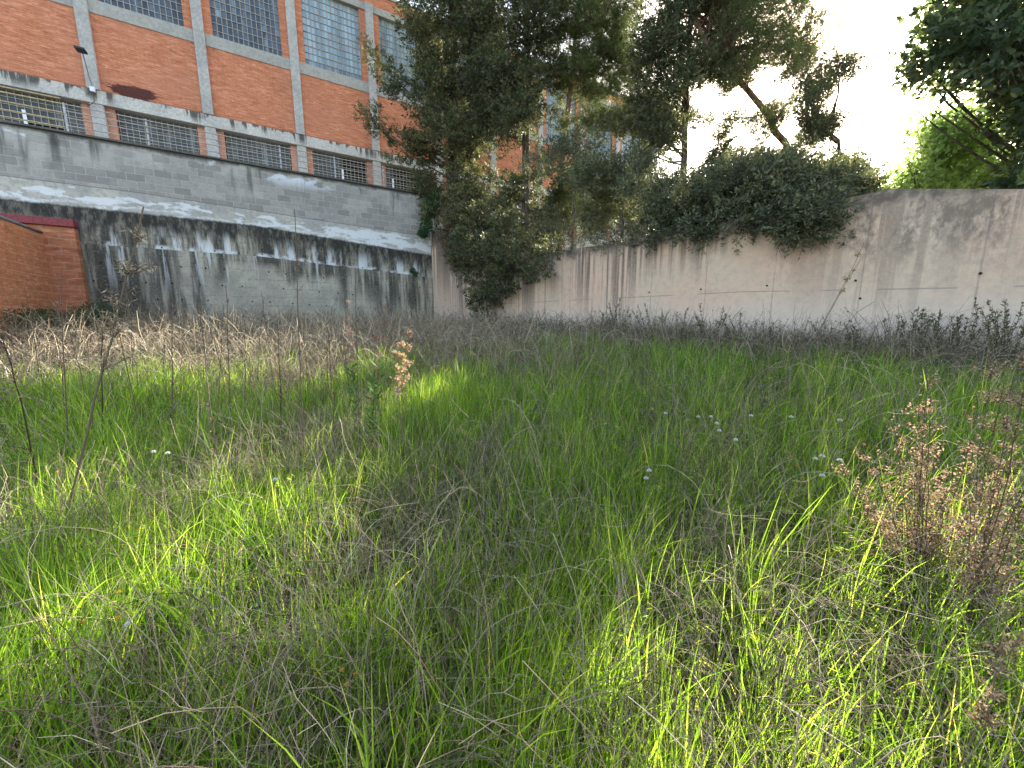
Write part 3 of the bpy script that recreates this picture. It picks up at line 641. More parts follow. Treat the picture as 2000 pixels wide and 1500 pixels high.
    if cones:
        j = rng.choice(n, cones)
        for i in j:
            mb = MB(); p = Vector(SP_[i]-b0); r = .035; mb.tube([p, p+Vector((0, 0, -.02)), p+Vector((.0, 0, -.07)), p+Vector((0, 0, -.1))], [r*.4, r, r*.8, r*.1], 6, a=.2)
            mb.build('cone', M_bark, root)
    return root

tree('conifer_tree', 'dense olive-green conifer at the wall corner with two arms reaching left over the building',
     [(-330, 850, 880), (-150, 800, 930), (0, 790, 950), (100, 800, 960), (180, 812, 960), (250, 818, 960), (330, 822, 950), (400, 832, 950), (440, 850, 950), (490, 885, 960)],
     16.2, [(880, 420, 16.4), (885, 200, 16.3), (890, 0, 16.2), (885, -150, 16.2), (870, -330, 16.2)], 170, .62, 46, 18, M_ced, M_bark, L=.105, W=.038, drad=1.4, r0=.2,
     extra=[(722, 100, 15.6, .22), (735, 115, 15.6, .3), (755, 135, 15.7, .38), (775, 158, 15.8, .45), (798, 180, 15.9, .5), (750, 150, 15.7, .25), (765, 180, 15.8, .3),
            (715, 222, 15.5, .2), (730, 240, 15.5, .32), (752, 256, 15.6, .42), (780, 268, 15.7, .46), (812, 276, 15.8, .5), (740, 222, 15.5, .25), (800, 300, 15.8, .4), (830, 290, 15.9, .5), (770, 310, 15.7, .25), (815, 365, 15.9, .4), (820, 330, 15.9, .42)])
tree('cypress_tree', 'dark dense cypress between the olive conifer and the thin pine, foliage hanging over the wall',
     [(-380, 985, 1010), (-150, 940, 1050), (0, 925, 1075), (150, 930, 1080), (300, 925, 1085), (400, 900, 1085), (470, 890, 1075), (520, 900, 1060), (560, 915, 1010)],
     15.0, [(1025, 450, 15.4), (1028, 250, 15.3), (1030, 50, 15.2), (1015, -150, 15.0), (1000, -380, 15.0)], 230, .6, 46, 18, M_cyp, M_bark, L=.10, W=.038, drad=1.1, r0=.2,
     extra=[(930, 590, 13.3, .2), (935, 565, 13.4, .3), (960, 540, 13.3, .42), (1000, 520, 13.2, .42), (1040, 510, 13.1, .4), (905, 510, 14, .4), (1065, 500, 12.9, .32), (1085, 455, 12.9, .35)]+[(x_, y_, Yw(x_, -.15-rng.uniform(0, .5), y_), rng.uniform(.26, .42)) for x_, y_ in [(q[0], q[1]) for q in polyin([(430, 865, 1085), (480, 872, 1080), (520, 885, 1065), (560, 905, 1010), (585, 915, 960), (612, 926, 945)], 46)]])
tree('pine_tree', 'thin airy pine with reddish trunk and sky showing through its crown',
     [(-300, 1100, 1180), (-100, 1080, 1230), (0, 1080, 1235), (60, 1090, 1235), (130, 1090, 1230), (190, 1095, 1215)], 15.3,
     [(1095, 330, 15.5), (1108, 240, 15.4), (1120, 120, 15.3), (1132, 0, 15.3), (1135, -150, 15.3), (1140, -300, 15.3)], 95, .5, 44, 26, M_pine, M_pbark, L=.14, W=.017, drad=1.2, up=.3, r0=.13,
     extra=[(1185, 60, 15, .45), (1195, 90, 15, .4), (1135, 360, 14.8, .4), (1180, 380, 14.6, .4), (1120, 410, 14.5, .4), (1215, 200, 15, .3)]+[(1085+rng.uniform(0, 165), rng.uniform(225, 430), 15+rng.uniform(-1, .6), rng.uniform(.25, .45)) for _ in range(85)]+[(rng.uniform(1140, 1300), rng.uniform(150, 290), 15+rng.uniform(-.6, .6), rng.uniform(.25, .4)) for _ in range(30)], droop=.1, limbr=.008, cones=14)
tree('cypress_tree', 'upright dark cypress with a straight trunk right of the thin pine',
     [(-350, 1320, 1370), (-100, 1270, 1410), (0, 1250, 1425), (100, 1245, 1425), (200, 1242, 1420), (300, 1250, 1425), (400, 1270, 1430)], 12.9,
     [(1330, 420, 13.3), (1338, 250, 13.2), (1345, 100, 13.1), (1348, -50, 13), (1348, -350, 13)], 210, .44, 38, 17, M_cyp, M_bark, L=.09, W=.032, drad=1.0, r0=.14,
     extra=[(1190, 255, 13.4, .3), (1215, 250, 13.3, .35), (1240, 240, 13.2, .35), (1225, 220, 13.2, .3)]+[(1430+rng.uniform(0, 110), rng.uniform(230, 400), 12+rng.uniform(-.5, 1), rng.uniform(.2, .36)) for _ in range(40)])
tree('pine_tree', 'leaning pine with bare twiggy branches and dark cones against the bright sky',
     [(-260, 1330, 1520), (-80, 1360, 1580), (0, 1380, 1605), (60, 1400, 1590), (130, 1410, 1570), (200, 1420, 1570), (300, 1420, 1570)], 12.3,
     [(1560, 330, 12.4), (1500, 224, 12.4), (1440, 152, 12.3), (1380, 88, 12.3), (1348, 20, 12.3), (1320, -120, 12.3), (1330, -260, 12.3)], 270, .38, 20, 22, M_pine, M_pbark, L=.10, W=.014, drad=1.1, up=.3, r0=.11, limbr=.016, cones=60,
     extra=[(rng.uniform(1490, 1640), rng.uniform(10, 215), 12+rng.uniform(-.8, .6), rng.uniform(.14, .24)) for _ in range(44)]+[(rng.uniform(1410, 1600), rng.uniform(120, 300), 12.2+rng.uniform(-.8, .8), rng.uniform(.16, .32)) for _ in range(50)])
tree('pine_tree', 'small ragged pine with crooked dark stems beside the blown-out sky gap',
     [(105, 1630, 1665), (150, 1560, 1690), (230, 1540, 1700), (300, 1530, 1700), (370, 1530, 1670), (430, 1540, 1665)], 10.4,
     [(1655, 420, 10.6), (1652, 320, 10.6), (1625, 262, 10.5), (1635, 180, 10.4), (1648, 110, 10.4)], 170, .2, 24, 14, M_cyp, M_bark, L=.07, W=.024, drad=.8, up=.35, r0=.07, limbr=.018,
     extra=[(1700, 240, 10.5, .15), (1735, 250, 10.5, .18), (1765, 250, 10.5, .2), (1690, 290, 10.4, .2)]+[(rng.uniform(1530, 1690), rng.uniform(220, 420), 10.3+rng.uniform(-.6, .5), rng.uniform(.15, .26)) for _ in range(60)], cones=12)
tree('broadleaf_tree', 'sunlit lime-green broadleaf tree low behind the highest stretch of wall',
     [(235, 1850, 1920), (262, 1790, 1930), (290, 1720, 1950), (320, 1690, 1960), (350, 1675, 1970), (385, 1670, 1960)], 9.6,
     [(1815, 385, 9.6), (1812, 350, 9.6), (1820, 310, 9.6), (1840, 270, 9.6)], 105, .33, 24, 9, M_lime, M_bark, L=.10, W=.07, drad=1.3, sprayL=.3, up=.3, r0=.09, limbr=.018)
tree('broadleaf_tree', 'big shady broadleaf tree filling the right edge and drooping over the wall',
     [(-330, 1880, 2300), (-100, 1850, 2400), (0, 1860, 2400), (60, 1850, 2400), (110, 1835, 2400), (150, 1880, 2400), (200, 1975, 2400), (260, 2020, 2400), (350, 2020, 2350), (420, 2000, 2300)], 7.2,
     [(2250, 420, 7.4), (2240, 250, 7.4), (2200, 100, 7.3), (2150, -50, 7.2), (2100, -250, 7.2)], 270, .40, 26, 9, M_darkbroad, M_bark, L=.11, W=.07, drad=1.3, sprayL=.3, up=.0, r0=.2, droop=.3,
     extra=[(1800, 125, 7.6, .16), (1785, 118, 7.6, .12), (1815, 140, 7.6, .16), (1770, 200, 8, .15), (1745, 190, 8, .12), (1975, 430, 6.2, .3), (1985, 400, 6.3, .3), (1800, 200, 7.8, .2), (1840, 190, 7.8, .25)]+[(rng.uniform(1975, 2100), rng.uniform(330, 455), rng.uniform(6.1, 6.9), rng.uniform(.2, .34)) for _ in range(26)])
# shrubs leaning over the wall
sh = [(1120, 372, 100, 104), (1215, 388, 85, 88), (1305, 395, 80, 65), (1390, 395, 85, 62), (1480, 385, 90, 65), (1560, 390, 80, 72), (1618, 400, 56, 55)]
shl = ['hedge shrub on the wall top nearest the dark cypress, under the thin pine', 'hedge shrub with a tuft drooping at the step in the wall top', 'hedge shrub at the foot of the upright dark cypress',
       'blue-green hedge shrub just right of the upright cypress trunk', 'broad hedge shrub below the leaning pine trunk', 'hedge shrub with a rounded lobe hanging lowest over the pink wall', 'last hedge shrub on the right, beside the bare stretch of wall top']
for i, (x, y, wx, wy) in enumerate(sh):
    Yb = Yw(x, .9)
    tree('hedge_shrub', shl[i], [(y-wy, x-wx*.4, x+wx*.4), (y-wy*.4, x-wx*.85, x+wx*.85), (y+wy*.3, x-wx, x+wx), (y+wy*.75, x-wx*.7, x+wx*.7)], Yb,
         [(x, y+wy*.5, Yb+.2), (x+5, y, Yb+.2), (x, y-wy*.8, Yb+.2)], 42, .42 if x < 1300 else .33, 40, 18, M_hed, M_bark, L=.075, W=.026, drad=.8, sprayL=.3, up=.1, r0=.05, cat='shrub',
         extra=[(x+rng.uniform(-.5, .5)*wx, y+wy*.95, Yw(x, .1), .26) for _ in range(3)]+([(1265, 470, Yw(1265, -.1), .16), (1278, 475, Yw(1278, -.1), .12)] if i == 1 else [])+([(1555, 448, Yw(1555, -.1), .18), (1540, 430, Yw(1540, -.1), .2)] if i == 5 else []), limbr=.014, group='hedge shrubs along the top of the pink wall')
# ivy at the corner
def leafy(name, label, cat, centers, n, mat, L, W, z0=None, group=None):
    cs = np.array([c for c, _ in centers]); rs = np.array([r for _, r in centers]); root = empty(name, tuple(cs[0])); tag(root, label, cat, group)
    i = rng.integers(0, len(cs), n); P = cs[i]+rand_dirs(n)*(rs[i]*rng.uniform(.2, 1, n)**.5)[:, None]
    D = nrm(rand_dirs(n)+np.array([0, 0, -.2])); V, Fq, A = leaves(P-cs[0], D, L*rng.uniform(.6, 1.3, n), W*rng.uniform(.7, 1.2, n), np.clip(rng.normal(.5, .25, n), 0, 1), .15)
    npmesh('leaves', V, Fq, mat, root, {'var': A})
    pa = []
    for c, r in centers:
        for _ in range(3):
            tt = np.linspace(0, 1, 6)[:, None]; q = c+rand_dirs(1)[0]*r*.8; pa.append((cs[0]*(1-tt)+q*tt)-cs[0]+rng.normal(size=(6, 3))*.02)
    V, Fq = tubes_np(np.array(pa), .008, .003, 4); npmesh('stem', V, Fq, M_bark, root)
    return root
leafy('ivy', 'dark ivy clump hanging at the corner where the two walls meet', 'ivy', [(at(832, 440, 15.6), .3), (at(826, 455, 15.5), .2), (at(836, 415, 15.6), .28), (at(845, 392, 15.6), .3)], 1500, M_ivy, .07, .06)
leafy('ivy', 'small green ivy tuft growing on the black-stained ledge left of the corner', 'ivy', [(at(806, 528, 15.45), .12), (at(812, 534, 15.45), .1)], 250, M_ivy, .05, .045)
# dead twigs under the conifer
root = empty('dead_twigs', tuple(at(870, 430, 15.6))); tag(root, 'tangle of bare pale twigs hanging below the olive conifer at the corner', 'branches'); pa = []
for i in range(80):
    a_ = at(rng.uniform(862, 890), rng.uniform(400, 450), 15.3); b_ = at(rng.uniform(850, 905), rng.uniform(455, 530), 14.9); tt = np.linspace(0, 1, 7)[:, None]
    pa.append(a_*(1-tt)+b_*tt+rng.normal(size=(7, 3))*.05-at(870, 430, 15.6))
V, Fq = tubes_np(np.array(pa), .012, .004, 4); npmesh('twigs', V, Fq, M_pbark, root)

# ------------------------------------------------------------ meadow
def vnoise(x, y, s, seed):
    r = np.random.default_rng(seed); ph = r.uniform(0, 6.28, (6, 2)); an = r.uniform(0, 6.28, 6); fr = s*r.uniform(.6, 1.7, 6); o_ = 0
    for i in range(6): o_ = o_+np.sin((x*math.cos(an[i])+y*math.sin(an[i]))*fr[i]+ph[i, 0])
    return o_/6
def inside(x, y, m=.08):
    dl = (x-C[0])*nL[0]+(y-C[1])*nL[1]; dr = (x-C[0])*nR[0]+(y-C[1])*nR[1]
    return (dl > m) & (dr > m)
def scatter(n, dmin, dmax, pw=1.0, az=74):
    n = int(n*1.18)
    """points in a fan in front of the camera; density ~ r^-pw"""
    e = 2-pw; u = rng.uniform(0, 1, n); r = (dmin**e+u*(dmax**e-dmin**e))**(1/e); a_ = np.radians(rng.uniform(-az, az, n)); x = r*np.sin(a_); y = r*np.cos(a_)
    k = inside(x, y); return x[k], y[k], r[k]
def greenness(x, y):
    d = np.hypot(x, y); back = sstep(6.5, 9.5, y+.28*np.maximum(-x, 0)+.0*x)          # dry belt along the walls
    rdry = sstep(2.0, .9, (x-C[0])*nR[0]+(y-C[1])*nR[1])
    return np.clip(.62+.65*vnoise(x, y, 2.2, 3)+.35*vnoise(x, y, 6, 5)-.85*back-.7*rdry, 0, 1)
parts = []
def blades(n, dmin, dmax, pw, h, w, seedv, k=5, clump=0):
    x, y, r = scatter(n//max(clump, 1), dmin, dmax, pw); ox = oy = 0
    if clump:
        q_ = rng.integers(clump//2, clump*2, len(x)); x, y, r = np.repeat(x, q_), np.repeat(y, q_), np.repeat(r, q_); tone_ = np.repeat(rng.normal(0, .14, len(q_)), q_); hs_ = np.repeat(rng.uniform(.65, 1.3, len(q_)), q_); ox = rng.normal(0, .035, len(x)); oy = rng.normal(0, .035, len(x)); x = x+ox; y = y+oy
    else: tone_ = np.zeros(len(x)); hs_ = np.ones(len(x)); ox = np.zeros(len(x)); oy = ox
    g = greenness(x, y); kk = rng.uniform(0, 1, len(x)) < (.10+.90*g); x, y, r, g, tone_, hs_, ox, oy = x[kk], y[kk], r[kk], g[kk], tone_[kk], hs_[kk], ox[kk], oy[kk]
    cl = vnoise(x, y, 9, seedv+1)            # clumps lean together
    P = np.stack([x, y, G(x, y)-.01], 1); n = len(x)
    lean = vnoise(x, y, 3, seedv)*2.2+rng.normal(0, .9, n); amt = np.abs(rng.normal(.13, .12, n)); bend = np.stack([np.cos(lean)*amt*1.5, np.sin(lean)*amt*1.5, np.zeros(n)], 1)
    bend += np.array([-.10, -.06, 0])*rng.uniform(0, 1, n)[:, None]; bend[:, 0] += ox*2.5; bend[:, 1] += oy*2.5
    D = nrm(np.stack([rng.normal(0, .12, n), rng.normal(0, .12, n), np.ones(n)], 1))
    H = h*rng.uniform(.45, 1.25, n)*(1+.3*cl)*(.75+.4*g)*hs_; W = w*rng.uniform(.6, 1.4, n)*np.maximum(1, r/4.5)
    var = np.clip(rng.normal(.45, .2, n)+.15*cl+tone_, 0, .86); yel = rng.uniform(0, 1, n) < .03; var[yel] = 1
    return ribbons(P, D, H, W, bend, k, var)
grp = [blades(15000, .5, 5, 1.0, .46, .0085, 41, 6, 12), blades(34000, .45, 3.4, 1.0, .38, .0056, 21, 6, 9), blades(80000, 2.8, 8.5, 1.0, .38, .0062, 22, 5, 9), blades(25000, 2.8, 8.5, 1.0, .34, .0055, 24, 5), blades(60000, 7, 17, .8, .30, .007, 22, 4)]
V, Fq, A = join(grp); tag(npmesh('grass', V, Fq, M_grass, attrs={'var': A}), 'fresh green grass growing through the dead stems across the field', 'grass', kind='stuff')
# short undergrowth
x, y, r = scatter(36000, .4, 16, 1.0); n = len(x); P = np.stack([x, y, G(x, y)-.005], 1)
v_ = ribbons(P, nrm(np.stack([rng.normal(0, .5, n), rng.normal(0, .5, n), np.ones(n)], 1)), rng.uniform(.04, .16, n), .004*np.maximum(1, r/4), rng.normal(size=(n, 3))*np.array([.4, .4, 0]), 4, np.clip(rng.normal(.3, .2, n), 0, 1))
tag(npmesh('undergrowth', v_[0], v_[1], M_broad, attrs={'var': v_[2]}), 'short dark green undergrowth close to the soil', 'grass', kind='stuff')
# dry stems: arching, tangled
def stems(n, dmin, dmax, pw, h, rad, k, nn, filt, lean=.5, curl=.12, jit=.012, kink=.10):
    x, y, r = scatter(n, dmin, dmax, pw); kk = rng.uniform(0, 1, len(x)) < filt(x, y); x, y, r = x[kk], y[kk], r[kk]; n = len(x)
    P = np.stack([x, y, G(x, y)], 1); an = rng.uniform(0, 6.283, n); am = np.abs(rng.normal(0, lean, n)); d = nrm(np.stack([np.cos(an)*am, np.sin(an)*am, np.ones(n)], 1))
    H = h*rng.uniform(.35, 1.3, n); path = [P]; cur = P; ax = nrm(rng.normal(size=(n, 3))*np.array([1, 1, .3])); cu = np.abs(rng.normal(0, curl, n))[:, None]
    for i in range(k-1):
        d = nrm(d+np.cross(ax, d)*cu*(1+i*.5)*8/k+rng.normal(size=(n, 3))*kink); cur = cur+d*(H/(k-1))[:, None]; cur = cur+rng.normal(size=(n, 3))*jit*.3
        gz = G(cur[:, 0], cur[:, 1])+.01; cur[:, 2] = np.maximum(cur[:, 2], gz); path.append(cur)
    pa = np.stack(path, 1); R_ = rad*rng.uniform(.6, 1.4, n)*np.maximum(1, r/4.2)
    V, Fq = tubes_np(pa, R_, R_*.4, nn); var = np.clip(rng.normal(.5, .22, n), 0, 1)
    return (V, Fq, np.repeat(var, k*nn)), pa
dryf = lambda x, y: np.clip(.95-.75*greenness(x, y), .15, 1)
s1, pa1 = stems(10500, .5, 3.4, 1.0, .66, .0017, 9, 3, dryf, .6, .16); s0, pa0 = stems(2200, .8, 5, 1.0, .80, .0021, 12, 4, lambda x, y: np.full(len(x), .9), .7, .15, .012, .05)
s2, pa2 = stems(30000, 3, 8.5, 1.0, .60, .0019, 7, 3, dryf, .6, .16)
s3, pa3 = stems(42000, 6.5, 17, .7, .78, .0024, 6, 3, lambda x, y: np.clip(1.0-.8*greenness(x, y), .05, 1), .8, .26); s3 = (s3[0], s3[1], np.clip(s3[2]+.14, 0, 1))
def sidetwigs(pa, m, L):
    n, k, _ = pa.shape; i = rng.integers(0, n, m); j = rng.integers(2, k-1, m); p = pa[i, j]; d = nrm(nrm(pa[i, j+1]-pa[i, j])*.6+rand_dirs(m)*.8)
    tt = np.linspace(0, 1, 4)[None, :, None]; q = p[:, None]+d[:, None]*tt*(L*rng.uniform(.3, 1.3, m))[:, None, None]; q += np.cumsum(rng.normal(size=(m, 4, 3))*.006, 1)
    q[:, 0] = p; r_ = np.maximum(1, np.linalg.norm(p[:, :2], axis=1)/4.2)*.0009
    V, Fq = tubes_np(q, r_, r_*.6, 3); return V, Fq, np.repeat(np.clip(rng.normal(.5, .22, m), 0, 1), 12)
V, Fq, A = join([s1, s2, s3, s0, sidetwigs(pa0, 5000, .2), sidetwigs(pa1, 8000, .12), sidetwigs(pa2, 14000, .14), sidetwigs(pa3, 12000, .16)])
tag(npmesh('dry_stems', V, Fq, M_dry, attrs={'var': A}), 'tangle of thin grey-brown dead stems arching through the grass', 'dry weeds', kind='stuff')

# brush along the foot of the right wall
def walldist(x, y): return (x-C[0])*nR[0]+(y-C[1])*nR[1]
s4, pa4 = stems(60000, 2.5, 17, .6, .62, .0019, 7, 3, lambda x, y: np.where(walldist(x, y) < 1.9, 1, 0)*(x > -1), .6, .2)
m = 26000; i = rng.integers(0, len(pa4), m); j = rng.integers(2, 7, m); p = pa4[i, j]
lf = leaves(p, nrm(rand_dirs(m)), rng.uniform(.02, .05, m), rng.uniform(.01, .02, m), np.clip(rng.normal(.4, .2, m), 0, 1))
s4 = (s4[0], s4[1], s4[2]*.32)
V, Fq, A = join([s4, sidetwigs(pa4, 12000, .16)]); tag(npmesh('brushwood', V, Fq, M_dry, attrs={'var': A}), 'dark band of dead brush along the foot of the pink wall', 'dry weeds', kind='stuff')
tag(npmesh('brush_leaves', lf[0], lf[1], M_hed, attrs={'var': lf[2]}), 'small dark green leaves scattered through the brush by the pink wall', 'weeds', kind='stuff')

# grass seed heads: drooping brome ears
x, y, r = scatter(420, .8, 6.5, 1.0); keep = greenness(x, y) > .35; x, y = x[keep], y[keep]; n = len(x); pr = []
P = np.stack([x, y, G(x, y)], 1); an = rng.uniform(0, 6.28, n); hd = np.stack([np.cos(an), np.sin(an), np.zeros(n)], 1); H = rng.uniform(.3, .5, n)
tt = np.linspace(0, 1, 7)[None, :, None]; pa = P[:, None]+np.array([0, 0, 1.])*H[:, None, None]*(tt-.25*tt**3)+hd[:, None]*(.16*tt**2.5)
V, Fq = tubes_np(pa, .0011, .0007, 3); pr.append((V, Fq, np.repeat(rng.uniform(.6, .95, n), 21)))
k = 16; ii = np.repeat(np.arange(n), k); t_ = rng.uniform(0, 1, len(ii)); e = pa[:, -1][ii]*(t_[:, None])+pa[:, -3][ii]*(1-t_[:, None]); D = nrm(hd[ii]+np.array([0, 0, -.25])+rng.normal(size=(len(ii), 3))*.28)
pr.append(leaves(e, D, rng.uniform(.035, .065, len(ii)), .0035, rng.uniform(.7, 1, len(ii))))
V, Fq, A = join(pr); tag(npmesh('grass_seed_heads', V, Fq, M_grass, attrs={'var': A}), 'drooping pale green grass ears among the blades', 'grass', kind='stuff')

# broadleaf ground cover
x, y, r = scatter(5200, .5, 7, 1.1); msk = (vnoise(x, y, 3.4, 77) > .22); x, y = x[msk], y[msk]; n = len(x); k = 5; ii = np.repeat(np.arange(n), k); m = len(ii)
P = np.stack([x, y, G(x, y)+rng.uniform(.02, .22, n)], 1)[ii]+rng.normal(size=(m, 3))*.015; D = nrm(rand_dirs(m)*np.array([1, 1, .4])+np.array([0, 0, .25]))
V, Fq, A = leaves(P, D, rng.uniform(.018, .05, m), rng.uniform(.012, .026, m), np.clip(rng.normal(.5, .25, m), 0, 1), .15)
tag(npmesh('ground_cover', V, Fq, M_broad, attrs={'var': A}), 'low broad-leaved green weeds in the gaps of the grass', 'weeds', kind='stuff')

# ------------------------------------------------------------ single plants
def stalk_path(b0, b1, k=10, sag=.0, jit=.008):
    tt = np.linspace(0, 1, k)[:, None]; p = b0*(1-tt)+b1*tt; p += np.cumsum(rng.normal(size=(k, 3))*jit, 0)*np.minimum(tt, 1); p[:, 2] += -sag*(tt[:, 0]*(1-tt[:, 0]))*4; return p
def plant(name, label, cat, base, tips, r0, seedmat=None, nseed=0, seedL=.012, seedW=.008, seed_from=.55, twigs=6, twigL=.12, group=None, stemmat=None, leafmat=None, nleaf=0, leafL=.05, leafW=.012, leaf_to=.6, jit=.008, sv=.35):
    root = empty(name, tuple(base)); tag(root, label, cat, group)
    mp, tw, tr = [], [], []
    for tp in tips: mp.append(stalk_path(base, tp, 12, 0, jit))
    for p in mp:
        for _ in range(twigs):
            j = rng.integers(int(12*seed_from*.8), 12-1); d = nrm(nrm(p[j+1]-p[j])*1.0+rand_dirs(1)[0]*.8); L = twigL*rng.uniform(.4, 1.2)*(1.25-j/12); tt = np.linspace(0, 1, 12)[:, None]; q = p[j]+d*L*tt+np.cumsum(rng.normal(size=(12, 3))*.0025, 0); q[0] = p[j]; tw.append(q)
    al = np.array(mp+tw)-base; rs = np.array([r0]*len(mp)+[r0*.4]*len(tw))
    V, Fq = tubes_np(al, rs, rs*.45, 5); npmesh('stem', V, Fq, stemmat or M_dry, root, {'var': np.full(len(V), sv)}, smooth=True)
    if nseed:
        src = np.array([q for q in tw] + [p[int(12*seed_from):][np.linspace(0, 11-int(12*seed_from), 12).astype(int)] for p in mp]); i = rng.integers(0, len(src), nseed); j = rng.integers(2, 12, nseed)
        P = src[i, j]+rng.normal(size=(nseed, 3))*.006; V, Fq, A = leaves(P-base, rand_dirs(nseed), seedL*rng.uniform(.6, 1.4, nseed), seedW, rng.uniform(0, 1, nseed), .3)
        npmesh('seed_heads', V, Fq, seedmat, root, {'var': A})
    if nleaf:
        i = rng.integers(0, len(mp), nleaf); u = rng.uniform(.08, leaf_to, nleaf)*11; j = u.astype(int); mpA = np.array(mp); P = mpA[i, j]+(mpA[i, j+1]-mpA[i, j])*(u-j)[:, None]
        D = nrm(rand_dirs(nleaf)*np.array([1, 1, .3])+np.array([0, 0, .7])); V, Fq, A = leaves(P-base, D, leafL*rng.uniform(.5, 1.3, nleaf), leafW, rng.uniform(.2, 1, nleaf), .12)
        npmesh('leaves', V, Fq, leafmat, root, {'var': A})
    return root
def tipat(base, x, y, dy=0): return at(x, y, base[1]+dy)
def gpY(x, Y):
    d = ray(x, 700); X = d[0]/d[1]*Y; return np.array([X, Y, float(G(X, Y))])
# tall leaning dry stalk
bs = gpY(45, 2.3); plant('dry_stalk', 'tall dead stalk leaning right with a pale feathery tuft, near the left edge', 'dry plant', bs, [tipat(bs, 272, 402)], .0085, M_dry, 700, .03, .004, .72, 30, .26, group='tall dead stalks standing in the grass', jit=.006)
bs = gpY(-40, 1.9); plant('dry_stalk', 'long thin stem arching low to the right across the left edge', 'dry plant', bs, [tipat(bs, 480, 625, .8)], .0026, None, 0, twigs=5, twigL=.15, seed_from=.5, group='tall dead stalks standing in the grass', jit=.006)
vs = [(22, 850, 8, 640, 2.6, 'dark upright stalk at the far left edge'), (165, 770, 195, 640, 3.4, 'dark stalk with clotted black leaves, leaning right'), (250, 760, 222, 585, 4.0, 'thin twiggy stalk standing beside the leaning feathery one'),
      (398, 850, 388, 600, 3.0, 'straight knobbly stalk, leftmost of the tall central ones'), (432, 800, 440, 560, 3.8, 'stalk with a forked white-tipped top in front of the stained wall'), (533, 800, 541, 640, 3.6, 'thick dark knobbly stalk before the sunlit grass'),
      (574, 850, 570, 410, 3.0, 'tallest thin straight stalk crossing the black-stained wall'), (638, 850, 646, 640, 3.3, 'short stalk right of the tallest thin one'), (690, 830, 684, 540, 3.4, 'thin stalk left of the red-brown spike'), (460, 790, 478, 640, 4.2, 'pale stalk leaning right in the dry belt'),
      (310, 800, 330, 570, 3.6, 'grey stalk between the feathery one and the knobbly one'), (90, 800, 118, 520, 3.2, 'thin grey stalk before the orange shed')]
for (x0, y0, x1, y1, Y, lb) in vs:
    bs = gpY(x0, Y); dk = 'dark' in lb
    plant('dry_stalk', lb, 'dry plant', bs, [tipat(bs, x1, y1)], .006, M_red, 160 if dk else 60, .02, .009, .2, 12, .12, group='tall dead stalks standing in the grass', sv=.0 if dk else .25, jit=.005)
for k in range(14):
    x0 = 60+k*48+rng.uniform(-10, 10); Y = rng.uniform(3.4, 5.6); bs = gpY(x0, Y)
    plant('bare_stalk', 'thin bare grey stalk, %s from the left in the loose row before the stained wall' % 'first second third fourth fifth sixth seventh eighth ninth tenth eleventh twelfth thirteenth fourteenth'.split()[k], 'dry plant', bs, [tipat(bs, x0+rng.uniform(-30, 30), rng.uniform(560, 660))], .0045, M_red, 40, .018, .007, .3, 14, .16, group='thin bare stalks before the stained wall', sv=.2, jit=.008)
# spikes in the middle
bs = gpY(778, 3.3); plant('seed_spike', 'upright tan seed spike glowing in the sun at the centre left', 'dry plant', bs, [tipat(bs, 796, 622), tipat(bs, 776, 668), tipat(bs, 785, 645)], .004, M_tan, 900, .024, .016, .8, 22, .085, jit=.003)
bs = gpY(712, 3.6); plant('leafy_weed', 'red-brown seed spike over narrow green leaves, left of the tan spike', 'weed', bs, [tipat(bs, 752, 570), tipat(bs, 738, 610), tipat(bs, 730, 640)], .003, M_red, 420, .016, .008, .6, 12, .12, leafmat=M_broad, nleaf=110, leafL=.11, leafW=.018, leaf_to=.6, jit=.004)
bs = gpY(690, 3.9); plant('leafy_weed', 'thin dark seed spike with a tuft of narrow green leaves at its middle', 'weed', bs, [tipat(bs, 672, 560), tipat(bs, 676, 600)], .003, M_red, 220, .016, .008, .6, 10, .1, leafmat=M_broad, nleaf=80, leafL=.10, leafW=.018, leaf_to=.55, jit=.004)
# brown seed shrubs at the right
def shrub(label, cx, base_y, tips, nseed, Y, mat=M_seed, tw=22, **kw):
    bs = gpY(cx, Y); return plant('dry_shrub', label, 'dry plant', bs, [tipat(bs, x, y, rng.uniform(-.25, .25)) for x, y in tips], .0026, mat, nseed, .011, .007, .35, tw, .16, group='brown dried-up shrubs at the right', sv=.2, **kw)
shrub('big brown dried shrub full of tiny seed heads in the right foreground', 1880, 0, [(1800, 720), (1740, 800), (1830, 800), (1700, 860), (1780, 880), (1850, 880), (1750, 960), (1820, 960), (1690, 940), (1900, 950), (1860, 1000), (1790, 780), (1660, 900), (1720, 1010), (1800, 1050), (1880, 860), (1760, 740), (1840, 930)], 7000, 1.75, tw=26)
shrub('tall brown dried shrub with pale top tufts, cut by the right edge', 2010, 0, [(1990, 640), (1970, 700), (2010, 740), (1950, 760), (1985, 830), (1940, 860), (2030, 900), (1960, 950), (1990, 1020), (1930, 1040), (1915, 1100), (1970, 1120), (1950, 680), (2020, 840), (1925, 980)], 6000, 1.45, tw=26)
shrub('low brown seed cluster beside the white puffs right of centre', 1400, 0, [(1340, 855), (1370, 850), (1400, 860), (1425, 868), (1350, 875)], 500, 2.6, tw=14)
bs = gpY(2040, .85); plant('dry_shrub', 'blurred brown flower head leaning in at the lower right edge', 'dry plant', bs, [tipat(bs, 1935, 1215), tipat(bs, 1960, 1240), tipat(bs, 1985, 1220)], .0022, M_seed, 420, .012, .006, .8, 12, .05, group='brown dried-up shrubs at the right')
bs = gpY(1560, 5.2); plant('reed_stalk', 'two crossing bare stalks with a pale tuft in front of the pink wall', 'dry plant', bs, [tipat(bs, 1688, 475), tipat(bs, 1680, 505)], .005, M_tan, 160, .035, .012, .9, 8, .1, jit=.006)
